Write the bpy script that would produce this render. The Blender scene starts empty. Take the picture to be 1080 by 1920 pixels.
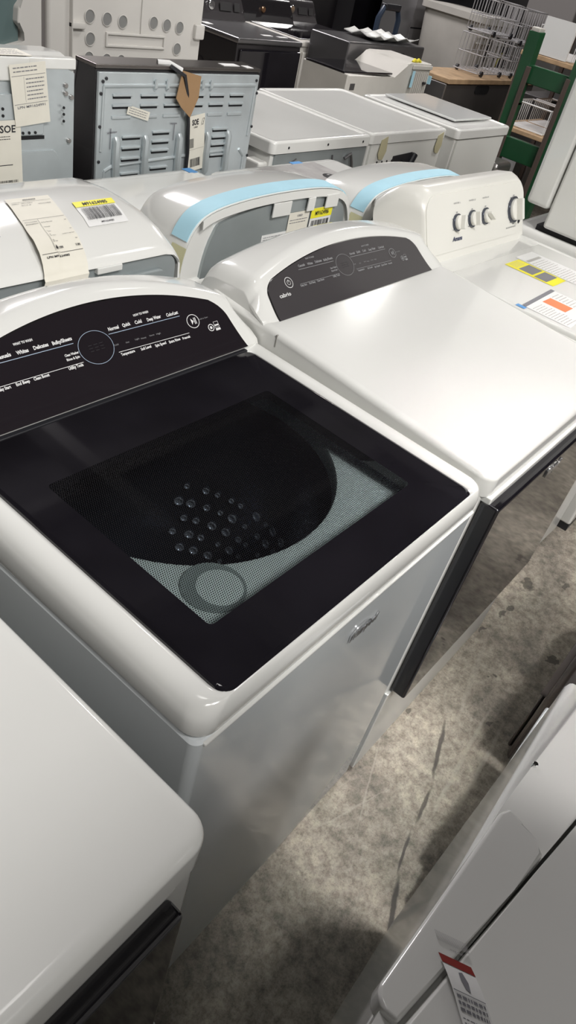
import bpy, bmesh, math, random
from math import sin, cos, pi, radians
from mathutils import Vector, Matrix
random.seed(7)
S = bpy.context.scene
COL = S.collection

# ------------------------------------------------------------ camera
cam_d = bpy.data.cameras.new('camera'); cam = bpy.data.objects.new('camera', cam_d); COL.objects.link(cam)
R0 = Vector((0.62503, -0.754023, 0.201955)); R1 = Vector((-0.392065, -0.526958, -0.754056)); R2 = Vector((0.674998, 0.392128, -0.624991))
m = Matrix((R0, -R1, -R2)).transposed().to_4x4(); m.translation = Vector((-0.381, -0.257, 1.627))
cam.matrix_world = m
cam_d.sensor_fit = 'VERTICAL'; cam_d.sensor_height = 36; cam_d.lens = 25.512; cam_d.clip_start = 0.02
S.camera = cam
# ------------------------------------------------------------ world, lights, exposure
S.view_settings.view_transform = 'Standard'; S.view_settings.look = 'None'
S.view_settings.gamma = 1; S.view_settings.use_curve_mapping = False
S.view_settings.exposure = 0.0
w = bpy.data.worlds.new('world'); S.world = w; w.use_nodes = True
w.node_tree.nodes['Background'].inputs[0].default_value = (0.80, 0.88, 1.0, 1)
w.node_tree.nodes['Background'].inputs[1].default_value = 0.10

def area(name, loc, size, power, color=(1, 0.978, 0.945), target=None, sizey=None, spread=180):
    l = bpy.data.lights.new(name, 'AREA'); l.energy = power; l.color = color
    l.shape = 'RECTANGLE'; l.size = size; l.size_y = sizey or size; l.spread = radians(spread)
    o = bpy.data.objects.new(name, l); COL.objects.link(o); o.location = loc
    d = (Vector(target) - Vector(loc)) if target else Vector((0, 0, -1))
    o.rotation_euler = d.to_track_quat('-Z', 'Y').to_euler()
    return o
area('bay_light_behind_camera', (-1.4, -2.0, 5.0), 0.7, 26, target=(0.3, 0.2, 0.5))
area('bay_light_behind_right', (-0.4, -2.6, 5.0), 0.7, 138, target=(0.6, 0.2, 0.5))
area('fill_light_over_aisle', (0.95, -1.0, 5.0), 0.3, 1.25, target=(0.74, -0.05, 0.0), spread=15)  # added narrow lamp that makes the bright patch on the floor
area('fill_light_aisle_far', (2.0, -0.8, 5.0), 0.3, 1.7, target=(1.7, -0.1, 0.0), spread=24)  # extra lamp added to lift the far aisle floor
area('bay_light_far_right', (10.0, 4.9, 5.0), 0.45, 60, target=(2.0, 1.0, 0.9))
area('fill_light_front', (1.2, -3.6, 5.0), 1.0, 136, target=(1.5, 0.8, 0.8))  # added fill for the rear panels of the back rows
area('bay_light_back', (4.2, 7.2, 5.2), 1.6, 320, color=(1, 0.955, 0.965), target=(3.6, 3.0, 0.8))
area('fill_light_far_rows', (4.2, 0.4, 5.2), 0.8, 34, target=(3.8, 2.8, 0.9), spread=90)  # added to brighten the background rows
area('bay_light_left_rows', (0.2, 0.6, 5.6), 0.8, 5, target=(0.9, 2.2, 0.9), spread=80)

# ------------------------------------------------------------ materials
def principled(name, col, rough=0.4, metal=0.0, coat=0.0, spec=0.5, bump=None, noise=None, emit=None):
    m = bpy.data.materials.new(name); m.use_nodes = True
    n = m.node_tree.nodes; L = m.node_tree.links; b = n['Principled BSDF']
    b.inputs['Base Color'].default_value = (*col, 1); b.inputs['Roughness'].default_value = rough
    b.inputs['Metallic'].default_value = metal; b.inputs['Coat Weight'].default_value = coat
    b.inputs['Coat Roughness'].default_value = 0.04; b.inputs['Specular IOR Level'].default_value = spec
    tc = n.new('ShaderNodeTexCoord')
    if noise:                                   # (scale, amount): slight uneven tone
        t = n.new('ShaderNodeTexNoise'); t.inputs['Scale'].default_value = noise[0]; t.inputs['Detail'].default_value = 4
        L.new(tc.outputs['Object'], t.inputs['Vector'])
        r = n.new('ShaderNodeMapRange'); r.inputs[1].default_value = .3; r.inputs[2].default_value = .7
        r.inputs[3].default_value = 1 - noise[1]; r.inputs[4].default_value = 1 + noise[1] * .4
        L.new(t.outputs['Fac'], r.inputs[0])
        mx = n.new('ShaderNodeVectorMath'); mx.operation = 'SCALE'; mx.inputs[0].default_value = col
        L.new(r.outputs[0], mx.inputs['Scale']); L.new(mx.outputs[0], b.inputs['Base Color'])
    if bump:
        t = n.new('ShaderNodeTexNoise'); t.inputs['Scale'].default_value = bump[0]
        L.new(tc.outputs['Object'], t.inputs['Vector'])
        bb = n.new('ShaderNodeBump'); bb.inputs['Strength'].default_value = bump[1]; bb.inputs['Distance'].default_value = .002
        L.new(t.outputs['Fac'], bb.inputs['Height']); L.new(bb.outputs[0], b.inputs['Normal'])
    if emit:
        b.inputs['Emission Color'].default_value = (*emit[0], 1); b.inputs['Emission Strength'].default_value = emit[1]
    return m
M = {}
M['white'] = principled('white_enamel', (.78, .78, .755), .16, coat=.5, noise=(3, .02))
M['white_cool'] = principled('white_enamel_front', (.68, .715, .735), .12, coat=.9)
M['white_warm'] = principled('warm_white_plastic', (.80, .79, .74), .28)
M['white_dull'] = principled('white_plastic_dull', (.72, .72, .69), .45)
M['offwhite'] = principled('old_white_plastic', (.55, .53, .49), .5, noise=(6, .08))
M['grey_gap'] = principled('grey_recess', (.30, .29, .27), .5)
M['black'] = principled('black_glass', (.010, .009, .012), .05, coat=.6, noise=(9, .3))
M['fascia'] = principled('black_fascia', (.016, .013, .016), .10, coat=.3)
M['fascia2'] = principled('charcoal_fascia', (.060, .055, .058), .16)
M['dark'] = principled('dark_plastic', (.02, .02, .024), .35)
M['dark_soft'] = principled('dark_cavity', (.01, .01, .012), .8)
M['black_paint'] = principled('black_enamel', (.022, .020, .022), .22)
M['galv'] = principled('galvanised_steel', (.60, .65, .67), .36, metal=.5, noise=(9, .12), bump=(14, .12))
M['galv_dark'] = principled('dull_galvanised_steel', (.40, .44, .45), .38, metal=.5, noise=(7, .1))
M['steel'] = principled('stainless_steel', (.42, .40, .39), .30, metal=.9, noise=(5, .12))
M['chrome'] = principled('chrome', (.80, .80, .80), .10, metal=1)
M['dkchrome'] = principled('dark_chrome', (.10, .11, .14), .2, metal=.8)
M['tub'] = principled('grey_tub_plastic', (.74, .82, .82), .35)
M['tub_dark'] = principled('grey_cup_plastic', (.18, .21, .21), .35)
M['drum'] = principled('drum_steel', (.10, .11, .14), .22, metal=.85)
M['drum_hole'] = principled('drum_hole_rim', (.62, .66, .75), .25, metal=.6)
M['ink_w'] = principled('white_print', (.75, .75, .75), .5)
M['ink_dim'] = principled('grey_print', (.28, .28, .29), .5)
M['ink_blue'] = principled('pale_blue_print', (.33, .41, .52), .35)
M['ink_l'] = principled('faint_print', (.42, .41, .39), .6)
M['badge'] = principled('badge_chrome', (.75, .75, .76), .16, metal=.9)
M['ink_k'] = principled('black_print', (.02, .02, .025), .6)
M['ink_g'] = principled('grey_ink', (.20, .20, .22), .6)
M['ink_navy'] = principled('navy_print', (.03, .04, .10), .5)
M['paper'] = principled('cream_paper', (.78, .75, .66), .7, noise=(20, .04))
M['paper_w'] = principled('white_paper', (.78, .78, .77), .6)
M['yellow'] = principled('yellow_label', (.88, .80, .03), .5)
M['orange'] = principled('orange_label', (.80, .24, .10), .5)
M['red'] = principled('dark_red_label', (.22, .02, .015), .5)
M['brown_red'] = principled('brown_red_print', (.40, .15, .06), .6)
M['foam_blue'] = principled('pale_blue_foam', (.42, .68, .80), .6, noise=(12, .06))
M['tape_blue'] = principled('blue_painter_tape', (.10, .30, .62), .6)
M['tape_tan'] = principled('yellowed_clear_tape', (.55, .53, .33), .3)
M['tape_brown'] = principled('brown_packing_tape', (.33, .20, .10), .22, bump=(60, .5))
M['styro'] = principled('styrofoam', (.60, .58, .55), .8, noise=(3, .05))
M['film'] = principled('green_plastic_film', (.12, .17, .17), .2, bump=(8, 1.0))
M['green'] = principled('green_paint', (.016, .085, .035), .35, noise=(4, .15))
M['navy'] = principled('dark_blue_paint', (.03, .045, .075), .35)
M['rubber'] = principled('brown_rubber', (.09, .065, .055), .6)
M['wood'] = principled('raw_wood', (.50, .34, .20), .7, noise=(14, .25))
M['bronze'] = principled('bronze_enamel', (.075, .062, .058), .18, metal=.5)
M['bronze_trim'] = principled('bronze_trim', (.50, .46, .47), .25, metal=.6)
M['slate'] = principled('slate_steel', (.20, .195, .20), .28, metal=.7, noise=(4, .1))
M['wire'] = principled('coated_wire', (.42, .41, .42), .4)
M['wall'] = principled('wall_paint_dark', (.03, .027, .028), .8, noise=(2, .2))
M['greybox'] = principled('grey_painted_panel', (.32, .31, .32), .5)
M['smoke_lid'] = principled('grey_translucent_lid', (.62, .63, .62), .1, coat=.5)

def glass_dots():
    m = bpy.data.materials.new('tinted_glass_dot_screen'); m.use_nodes = True
    n = m.node_tree.nodes; L = m.node_tree.links; n.clear()
    out = n.new('ShaderNodeOutputMaterial')
    tr = n.new('ShaderNodeBsdfTransparent'); tr.inputs[0].default_value = (.82, .86, .86, 1)
    bk = n.new('ShaderNodeBsdfDiffuse'); bk.inputs[0].default_value = (.015, .014, .016, 1)
    gl = n.new('ShaderNodeBsdfGlossy'); gl.inputs['Roughness'].default_value = .04
    tc = n.new('ShaderNodeTexCoord')
    def hexmask(off):
        vm = n.new('ShaderNodeVectorMath'); vm.operation = 'MULTIPLY_ADD'
        vm.inputs[1].default_value = (1 / .0034, 1 / .0059, 0); vm.inputs[2].default_value = (off, off, 0)
        L.new(tc.outputs['Object'], vm.inputs[0])
        fr = n.new('ShaderNodeVectorMath'); fr.operation = 'FRACTION'; L.new(vm.outputs[0], fr.inputs[0])
        sb = n.new('ShaderNodeVectorMath'); sb.operation = 'SUBTRACT'; sb.inputs[1].default_value = (.5, .5, 0); L.new(fr.outputs[0], sb.inputs[0])
        sc = n.new('ShaderNodeVectorMath'); sc.operation = 'MULTIPLY'; sc.inputs[1].default_value = (1, 1.735, 0); L.new(sb.outputs[0], sc.inputs[0])
        ln = n.new('ShaderNodeVectorMath'); ln.operation = 'LENGTH'; L.new(sc.outputs[0], ln.inputs[0])
        c = n.new('ShaderNodeMath'); c.operation = 'LESS_THAN'; c.inputs[1].default_value = .30; L.new(ln.outputs['Value'], c.inputs[0])
        return c
    a = hexmask(0); b = hexmask(.5)
    mx = n.new('ShaderNodeMath'); mx.operation = 'MAXIMUM'; L.new(a.outputs[0], mx.inputs[0]); L.new(b.outputs[0], mx.inputs[1])
    s1 = n.new('ShaderNodeMixShader'); L.new(mx.outputs[0], s1.inputs[0]); L.new(tr.outputs[0], s1.inputs[1]); L.new(bk.outputs[0], s1.inputs[2])
    fz = n.new('ShaderNodeFresnel'); fz.inputs[0].default_value = 1.5
    s2 = n.new('ShaderNodeMixShader'); L.new(fz.outputs[0], s2.inputs[0]); L.new(s1.outputs[0], s2.inputs[1]); L.new(gl.outputs[0], s2.inputs[2])
    L.new(s2.outputs[0], out.inputs[0])
    return m
M['lidglass'] = glass_dots()

def concrete():
    m = bpy.data.materials.new('worn_concrete_floor'); m.use_nodes = True
    n = m.node_tree.nodes; L = m.node_tree.links; b = n['Principled BSDF']
    geo = n.new('ShaderNodeNewGeometry')
    def noise(scale, detail=6, rough=.6, dist=0):
        t = n.new('ShaderNodeTexNoise'); t.inputs['Scale'].default_value = scale; t.inputs['Detail'].default_value = detail
        t.inputs['Roughness'].default_value = rough; t.inputs['Distortion'].default_value = dist
        L.new(geo.outputs['Position'], t.inputs['Vector']); return t
    big = noise(3.2, 6, .65, .6); fine = noise(34, 9, .75); grit = noise(160, 4, .8)
    r1 = n.new('ShaderNodeValToRGB'); L.new(big.outputs['Fac'], r1.inputs[0])
    r1.color_ramp.elements[0].position = .33; r1.color_ramp.elements[0].color = (.17, .155, .132, 1)
    r1.color_ramp.elements[1].position = .66; r1.color_ramp.elements[1].color = (.44, .40, .34, 1)
    def mixc(kind, fac, a, bb):
        x = n.new('ShaderNodeMix'); x.data_type = 'RGBA'; x.blend_type = kind
        if isinstance(fac, float): x.inputs[0].default_value = fac
        else: L.new(fac, x.inputs[0])
        L.new(a, x.inputs[6])
        if isinstance(bb, tuple): x.inputs[7].default_value = (*bb, 1)
        else: L.new(bb, x.inputs[7])
        return x.outputs[2]
    r2 = n.new('ShaderNodeValToRGB'); L.new(fine.outputs['Fac'], r2.inputs[0])
    r2.color_ramp.elements[0].position = .36; r2.color_ramp.elements[0].color = (.42, .41, .40, 1)
    r2.color_ramp.elements[1].position = .60; r2.color_ramp.elements[1].color = (1.15, 1.13, 1.1, 1)
    c = mixc('MULTIPLY', .9, r1.outputs[0], r2.outputs[0])
    r3 = n.new('ShaderNodeValToRGB'); L.new(grit.outputs['Fac'], r3.inputs[0])
    r3.color_ramp.elements[0].position = .38; r3.color_ramp.elements[0].color = (.6, .6, .6, 1); r3.color_ramp.elements[1].position = .5
    c = mixc('MULTIPLY', .7, c, r3.outputs[0])
    # warped position for stains, scratches and pale streaks
    warp = noise(22, 3, .5)
    wv = n.new('ShaderNodeVectorMath'); wv.operation = 'SUBTRACT'; wv.inputs[1].default_value = (.5, .5, .5); L.new(warp.outputs['Color'], wv.inputs[0])
    wp = n.new('ShaderNodeVectorMath'); wp.operation = 'MULTIPLY_ADD'; wp.inputs[1].default_value = (.09, .09, 0)
    L.new(wv.outputs[0], wp.inputs[0]); L.new(geo.outputs['Position'], wp.inputs[2])
    def blot(x, y, r, asp=1.0):
        d = n.new('ShaderNodeVectorMath'); d.operation = 'SUBTRACT'; d.inputs[1].default_value = (x, y, 0); L.new(wp.outputs[0], d.inputs[0])
        s = n.new('ShaderNodeVectorMath'); s.operation = 'MULTIPLY'; s.inputs[1].default_value = (asp, 1, 0); L.new(d.outputs[0], s.inputs[0])
        l = n.new('ShaderNodeVectorMath'); l.operation = 'LENGTH'; L.new(s.outputs[0], l.inputs[0])
        k = n.new('ShaderNodeMapRange'); k.inputs[1].default_value = r * .8; k.inputs[2].default_value = r; k.inputs[3].default_value = .72; k.inputs[4].default_value = 0
        L.new(l.outputs['Value'], k.inputs[0]); return k.outputs[0]
    for x, y, r, a in [(1.905, .052, .018, .6), (1.785, -.024, .022, .6), (1.604, .026, .012, 1), (1.616, -.03, .012, .5), (1.565, -.034, .012, .6),
                       (1.449, -.011, .010, .8), (1.36, .021, .011, 1), (1.131, -.202, .010, .8), (.994, -.002, .012, .8), (1.514, -.224, .014, .6),
                       (1.892, -.128, .016, .7), (2.2, -.1, .03, .6), (1.30, -.12, .008, 1)]:
        c = mixc('MIX', blot(x, y, r, a), c, (.045, .04, .033))
    def streak(x0, y0, x1, y1, wd, amt, pale):
        nonlocal c
        # rotated thin ellipse
        mp = n.new('ShaderNodeVectorMath'); mp.operation = 'SUBTRACT'; mp.inputs[1].default_value = ((x0 + x1) / 2, (y0 + y1) / 2, 0)
        wsm = n.new('ShaderNodeVectorMath'); wsm.operation = 'MULTIPLY_ADD'; wsm.inputs[1].default_value = (.012, .012, 0)
        L.new(wv.outputs[0], wsm.inputs[0]); L.new(geo.outputs['Position'], wsm.inputs[2]); L.new(wsm.outputs[0], mp.inputs[0])
        rot = n.new('ShaderNodeVectorRotate'); rot.rotation_type = 'Z_AXIS'; rot.inputs['Angle'].default_value = -math.atan2(y1 - y0, x1 - x0); L.new(mp.outputs[0], rot.inputs[0])
        ln = math.hypot(x1 - x0, y1 - y0) / 2
        s = n.new('ShaderNodeVectorMath'); s.operation = 'MULTIPLY'; s.inputs[1].default_value = (1 / ln, 1 / wd, 0); L.new(rot.outputs[0], s.inputs[0])
        l = n.new('ShaderNodeVectorMath'); l.operation = 'LENGTH'; L.new(s.outputs[0], l.inputs[0])
        k = n.new('ShaderNodeMapRange'); k.inputs[1].default_value = .55; k.inputs[2].default_value = 1; k.inputs[3].default_value = amt; k.inputs[4].default_value = 0
        L.new(l.outputs['Value'], k.inputs[0])
        c = mixc('MIX', k.outputs[0], c, pale)
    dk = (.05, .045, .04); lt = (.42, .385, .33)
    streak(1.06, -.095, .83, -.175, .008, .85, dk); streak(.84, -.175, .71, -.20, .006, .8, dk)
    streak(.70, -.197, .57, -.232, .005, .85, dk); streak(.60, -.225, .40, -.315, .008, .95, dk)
    streak(1.22, -.17, .72, -.22, .007, .5, lt); streak(1.2, -.225, .75, -.265, .008, .5, lt)
    streak(.9, .02, .55, -.12, .003, .35, lt); streak(.75, -.1, .5, -.02, .003, .35, lt); streak(1.5, -.02, 1.0, -.14, .010, .3, lt)
    L.new(c, b.inputs['Base Color']); b.inputs['Roughness'].default_value = .62
    bp = n.new('ShaderNodeBump'); bp.inputs['Strength'].default_value = .25; bp.inputs['Distance'].default_value = .003
    L.new(fine.outputs['Fac'], bp.inputs['Height']); L.new(bp.outputs[0], b.inputs['Normal'])
    return m
M['floor'] = concrete()

# ------------------------------------------------------------ mesh helpers
def obj(name, bm, mat, parent=None, loc=(0, 0, 0), rot=(0, 0, 0), angle=35, label=None, wn=True):
    if name in SPLIT:
        bm.verts.index_update(); isl = islands(bm)
        if 1 < len(isl) <= 60:
            nm = {'holes': 'hole_shade_disc', 'hole_rims': 'hole_rim', 'drain_holes': 'drain_hole', 'ribs': 'rib'}.get(name, name)
            for st in isl:
                b = bm.copy(); bmesh.ops.delete(b, geom=[v for v in b.verts if v.index not in st], context='VERTS')
                o = obj('single_' + nm, b, mat, parent, loc, rot, angle, label); o.name = nm
            bm.free(); return o
    me = bpy.data.meshes.new(name)
    bmesh.ops.recalc_face_normals(bm, faces=bm.faces[:])
    bm.to_mesh(me); bm.free()
    for p in me.polygons: p.use_smooth = True
    me.set_sharp_from_angle(angle=radians(angle))
    me.materials.append(mat if not isinstance(mat, str) else M[mat])
    o = bpy.data.objects.new(name, me); COL.objects.link(o)
    o.location = loc; o.rotation_euler = rot
    if parent: o.parent = parent
    if label: o['label'] = label
    if wn and len(me.polygons) < 40000:
        md = o.modifiers.new('weighted_normals', 'WEIGHTED_NORMAL'); md.keep_sharp = True; md.weight = 100
    return o
SPLIT = {'screw', 'hose', 'handle', 'paper_scrap', 'wheel', 'clip_tab', 'holes', 'hole_rims', 'drain_holes', 'ribs'}
def islands(bm):
    seen = set(); out = []
    for v0 in bm.verts:
        if v0.index in seen: continue
        st = [v0]; seen.add(v0.index); isl = []
        while st:
            v = st.pop(); isl.append(v.index)
            for e in v.link_edges:
                u = e.other_vert(v)
                if u.index not in seen: seen.add(u.index); st.append(u)
        out.append(set(isl))
    return out
def tag(o, label, cat, group=None):
    o['label'] = label; o['category'] = cat
    if group: o['group'] = group
    return o
def thing(name, label, cat, loc=(0, 0, 0), rz=0, group=None):
    o = bpy.data.objects.new(name, None); COL.objects.link(o); o.empty_display_size = .1
    o.location = loc; o.rotation_euler = (0, 0, rz)
    return tag(o, label, cat, group)
def struct(name, bm, mat):
    o = obj(name, bm, mat); o['kind'] = 'structure'; return o
def shear(bm, k, y0=0):
    for v in bm.verts: v.co.z += k * (v.co.y - y0)
    return bm
def box(x0, x1, y0, y1, z0, z1, bev=0, seg=3, bm=None, M4=None):
    t = bmesh.new(); bmesh.ops.create_cube(t, size=1)
    for v in t.verts: v.co = Vector(((x0 + x1) / 2 + v.co.x * (x1 - x0), (y0 + y1) / 2 + v.co.y * (y1 - y0), (z0 + z1) / 2 + v.co.z * (z1 - z0)))
    if bev: bmesh.ops.bevel(t, geom=t.edges[:], offset=bev, segments=seg, profile=.5, affect='EDGES')
    if M4: t.transform(M4)
    if bm is None: return t
    return merge(bm, t)
def merge(a, b):
    me = bpy.data.meshes.new('tmp'); b.to_mesh(me); b.free(); a.from_mesh(me); bpy.data.meshes.remove(me); return a
def rrect(x0, x1, y0, y1, r, n=6):
    pts = []
    for cx, cy, a0 in ((x1 - r, y1 - r, 0), (x0 + r, y1 - r, 90), (x0 + r, y0 + r, 180), (x1 - r, y0 + r, 270)):
        for i in range(n + 1):
            a = radians(a0 + 90 * i / n); pts.append((cx + r * cos(a), cy + r * sin(a)))
    return pts
def loft(loops, cap0=True, cap1=True, close=False, bm=None):
    bm = bm or bmesh.new(); R = [[bm.verts.new(p) for p in lp] for lp in loops]
    n = len(R[0]); pairs = list(zip(R, R[1:])) + ([(R[-1], R[0])] if close else [])
    for a, b in pairs:
        for i in range(n): bm.faces.new((a[i], a[(i + 1) % n], b[(i + 1) % n], b[i]))
    if not close:
        if cap0: bm.faces.new(R[0][::-1])
        if cap1: bm.faces.new(R[-1])
    return bm
def grid(P, close=False, bm=None):
    bm = bm or bmesh.new(); V = [[bm.verts.new(p) for p in row] for row in P]
    for a, b in zip(V, V[1:]):
        for i in range(len(a) - 1): bm.faces.new((a[i], a[i + 1], b[i + 1], b[i]))
    return bm
def thick(bm, vec):                               # copy the sheet along vec and close the sides
    r = bmesh.ops.extrude_face_region(bm, geom=bm.faces[:])
    for g in r['geom']:
        if isinstance(g, bmesh.types.BMVert): g.co += Vector(vec)
    return bm
def solid(bm, t):
    bmesh.ops.recalc_face_normals(bm, faces=bm.faces[:])
    bmesh.ops.solidify(bm, geom=bm.faces[:], thickness=t); return bm
def prism(pts, z0, z1, bev=0, seg=3):
    bm = bmesh.new(); a = [bm.verts.new((x, y, z0)) for x, y in pts]; b = [bm.verts.new((x, y, z1)) for x, y in pts]
    n = len(pts); bm.faces.new(a[::-1]); bm.faces.new(b)
    for i in range(n): bm.faces.new((a[i], a[(i + 1) % n], b[(i + 1) % n], b[i]))
    if bev: bmesh.ops.bevel(bm, geom=bm.edges[:], offset=bev, segments=seg, profile=.5, affect='EDGES')
    return bm
def yzprism(pts, x0, x1, bev=0, seg=3):            # outline in the YZ plane, extruded along x
    bm = prism([(y, z) for y, z in pts], x0, x1, bev, seg)
    for v in bm.verts: v.co = Vector((v.co.z, v.co.x, v.co.y))
    return bm
def xzprism(pts, y0, y1, bev=0, seg=3):
    bm = prism([(x, z) for x, z in pts], y0, y1, bev, seg)
    for v in bm.verts: v.co = Vector((v.co.x, v.co.z, v.co.y))
    return bm
def tube(pts, r, n=8, bm=None):
    bm = bm or bmesh.new(); pts = [Vector(p) for p in pts]; loops = []
    for i, p in enumerate(pts):
        d = (pts[min(i + 1, len(pts) - 1)] - pts[max(i - 1, 0)]).normalized()
        a = d.orthogonal().normalized() if i == 0 else (a - d * a.dot(d)).normalized()
        b = d.cross(a)
        loops.append([p + (a * cos(2 * pi * k / n) + b * sin(2 * pi * k / n)) * r for k in range(n)])
    return loft(loops, bm=bm)
def cyl(c, r, h, axis='z', n=32, bev=0, bm=None):
    t = bmesh.new(); bmesh.ops.create_cone(t, cap_ends=True, segments=n, radius1=r, radius2=r, depth=h)
    if bev: bmesh.ops.bevel(t, geom=[e for e in t.edges if abs(e.verts[0].co.z - e.verts[1].co.z) < 1e-6], offset=bev, segments=3, profile=.5, affect='EDGES')
    if axis == 'y': t.transform(Matrix.Rotation(pi / 2, 4, 'X'))
    if axis == 'x': t.transform(Matrix.Rotation(pi / 2, 4, 'Y'))
    t.transform(Matrix.Translation(c))
    return t if bm is None else merge(bm, t)
def lathe(prof, c, n=48, bm=None):
    return loft([[Vector((c[0] + r * cos(2 * pi * k / n), c[1] + r * sin(2 * pi * k / n), z)) for k in range(n)] for r, z in prof], bm=bm)

# ------------------------------------------------------------ printing on surfaces
_tc = {}
def glyphs(s, bold=.0):
    if (s, bold) in _tc: return _tc[(s, bold)]
    c = bpy.data.curves.new('t', 'FONT'); c.body = s; c.resolution_u = 2; c.offset = bold
    o = bpy.data.objects.new('t', c); COL.objects.link(o)
    dg = bpy.context.evaluated_depsgraph_get(); me = bpy.data.meshes.new_from_object(o.evaluated_get(dg))
    V = [tuple(v.co) for v in me.vertices]; F = [tuple(p.vertices) for p in me.polygons]
    bpy.data.objects.remove(o); bpy.data.curves.remove(c); bpy.data.meshes.remove(me)
    _tc[(s, bold)] = (V, F); return V, F
class Print:
    def __init__(s, seg=0): s.bm = bmesh.new(); s.seg = seg
    def text(s, t, u0, u1, v0, h, bold=.02, slant=0, turn=0):
        V, F = glyphs(t, bold)
        if not V: return s
        a = min(v[0] for v in V); b = max(v[0] for v in V)
        sc = (u1 - u0) / (b - a); cap = .70
        P = []
        for v in V:
            x = (v[0] - a) * sc; y = v[1] / cap * h
            P.append((u0 + x + slant * y, v0 + y))
        s.poly2(P, F); return s
    def poly2(s, P, F):
        vs = [s.bm.verts.new((p[0], p[1], 0)) for p in P]
        for f in F:
            try: s.bm.faces.new([vs[i] for i in f])
            except ValueError: pass
    def rect(s, u0, u1, v0, v1, n=1, dv=0):
        if s.seg:
            nu = max(n, math.ceil(abs(u1 - u0) / s.seg)); nv = max(1, math.ceil(abs(v1 - v0) / s.seg))
            P = [(u0 + (u1 - u0) * i / nu, v0 + (v1 - v0) * j / nv + dv * i / nu) for j in range(nv + 1) for i in range(nu + 1)]
            F = [(j * (nu + 1) + i, j * (nu + 1) + i + 1, (j + 1) * (nu + 1) + i + 1, (j + 1) * (nu + 1) + i) for j in range(nv) for i in range(nu)]
            s.poly2(P, F); return s
        P = []; F = []
        for i in range(n + 1):
            t = i / n; P += [(u0 + (u1 - u0) * t, v0 + dv * t), (u0 + (u1 - u0) * t, v1 + dv * t)]
        for i in range(n): F.append((2 * i, 2 * i + 2, 2 * i + 3, 2 * i + 1))
        s.poly2(P, F); return s
    def ring(s, cu, cv, ru, rv, w, n=40, a0=0, a1=360):
        P = []; F = []
        for i in range(n + 1):
            a = radians(a0 + (a1 - a0) * i / n); P += [(cu + ru * cos(a), cv + rv * sin(a)), (cu + (ru - w) * cos(a), cv + (rv - w * rv / ru) * sin(a))]
        for i in range(n): F.append((2 * i, 2 * i + 2, 2 * i + 3, 2 * i + 1))
        s.poly2(P, F); return s
    def disc(s, cu, cv, ru, rv, n=20): s.poly2([(cu + ru * cos(2 * pi * i / n), cv + rv * sin(2 * pi * i / n)) for i in range(n)], [tuple(range(n))]); return s
    def bars(s, u0, u1, v0, v1, seed=1):
        r = random.Random(seed); u = u0
        while u < u1:
            wd = (u1 - u0) * r.choice((.008, .014, .022)); s.rect(u, min(u + wd, u1), v0, v1, 1 if abs(v1 - v0) < .02 else 1); u += wd + (u1 - u0) * r.choice((.01, .016, .026))
        return s
    def lines(s, u0, u1, v0, v1, n, seed=1, words=True):
        r = random.Random(seed)
        for i in range(n):
            v = v1 - (v1 - v0) * (i + .5) / n; h = abs(v1 - v0) / n * .13; u = u0; end = u0 + (u1 - u0) * r.uniform(.75, 1)
            while u < end:
                l = (u1 - u0) * r.uniform(.05, .16); s.rect(u, min(u + l, end), v - h, v + h); u += l + (u1 - u0) * .025
        return s
    def build(s, name, mat, parent, f, subdiv=0, **k):
        bm = s.bm
        if subdiv: bmesh.ops.subdivide_edges(bm, edges=[e for e in bm.edges if e.calc_length() > subdiv], cuts=6, use_grid_fill=True)
        for v in bm.verts: v.co = f(v.co.x, v.co.y)
        o = obj(name, bm, mat, parent, **k); return o
def plane_f(o, u, v, lift=0):
    o, u, v = Vector(o), Vector(u), Vector(v); nrm = u.cross(v).normalized() * lift
    return lambda a, b: o + u * a + v * b + nrm
def sheet(f, wd, ht, nu=1, nv=1, t=.0004):         # paper patch following f(u, v)
    bm = grid([[f(wd * i / nu, ht * j / nv) for i in range(nu + 1)] for j in range(nv + 1)])
    return bm

# ------------------------------------------------------------ console with glossy fascia (washer and its dryer)
LAY = [('WHAT TO WASH', 0.1964, 0.2285, 1.0474, 0.0024), ('Casuals', 0.1611, 0.1849, 1.0377, 0.0036), ('Whites', 0.1958, 0.2149, 1.0371, 0.0036), ('Delicates', 0.2257, 0.2507, 1.0373, 0.0036), ('Bulky/Sheets', 0.2594, 0.2945, 1.0367, 0.0036), ('Clean Washer', 0.2708, 0.296, 1.0204, 0.0024), ('Rinse & Spin', 0.2711, 0.2944, 1.0154, 0.0024), ('Utility Tools', 0.2674, 0.2939, 1.0055, 0.003), ('Clean Boost', 0.2033, 0.2298, 1.006, 0.0028), ('End Beep', 0.1728, 0.1947, 1.006, 0.0028), ('Delay Start', 0.14, 0.1622, 1.006, 0.0028), ('HOW TO WASH', 0.4291, 0.4613, 1.0437, 0.0024), ('Normal', 0.3689, 0.3893, 1.035, 0.0036), ('Quick', 0.3989, 0.4149, 1.035, 0.0036), ('Cold', 0.426, 0.4397, 1.0342, 0.0036), ('Deep Water', 0.4533, 0.484, 1.0334, 0.0036), ('ColorLast', 0.4983, 0.5247, 1.0324, 0.0036), ('Temperature', 0.372, 0.3998, 1.003, 0.0028), ('Soil Level', 0.4148, 0.4365, 1.0022, 0.0028), ('Spin Speed', 0.4467, 0.4707, 1.001, 0.0028), ('Extra Rinse', 0.4791, 0.5045, 1.0002, 0.0028), ('Presoak', 0.5115, 0.5295, 0.9995, 0.0026)]
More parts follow.
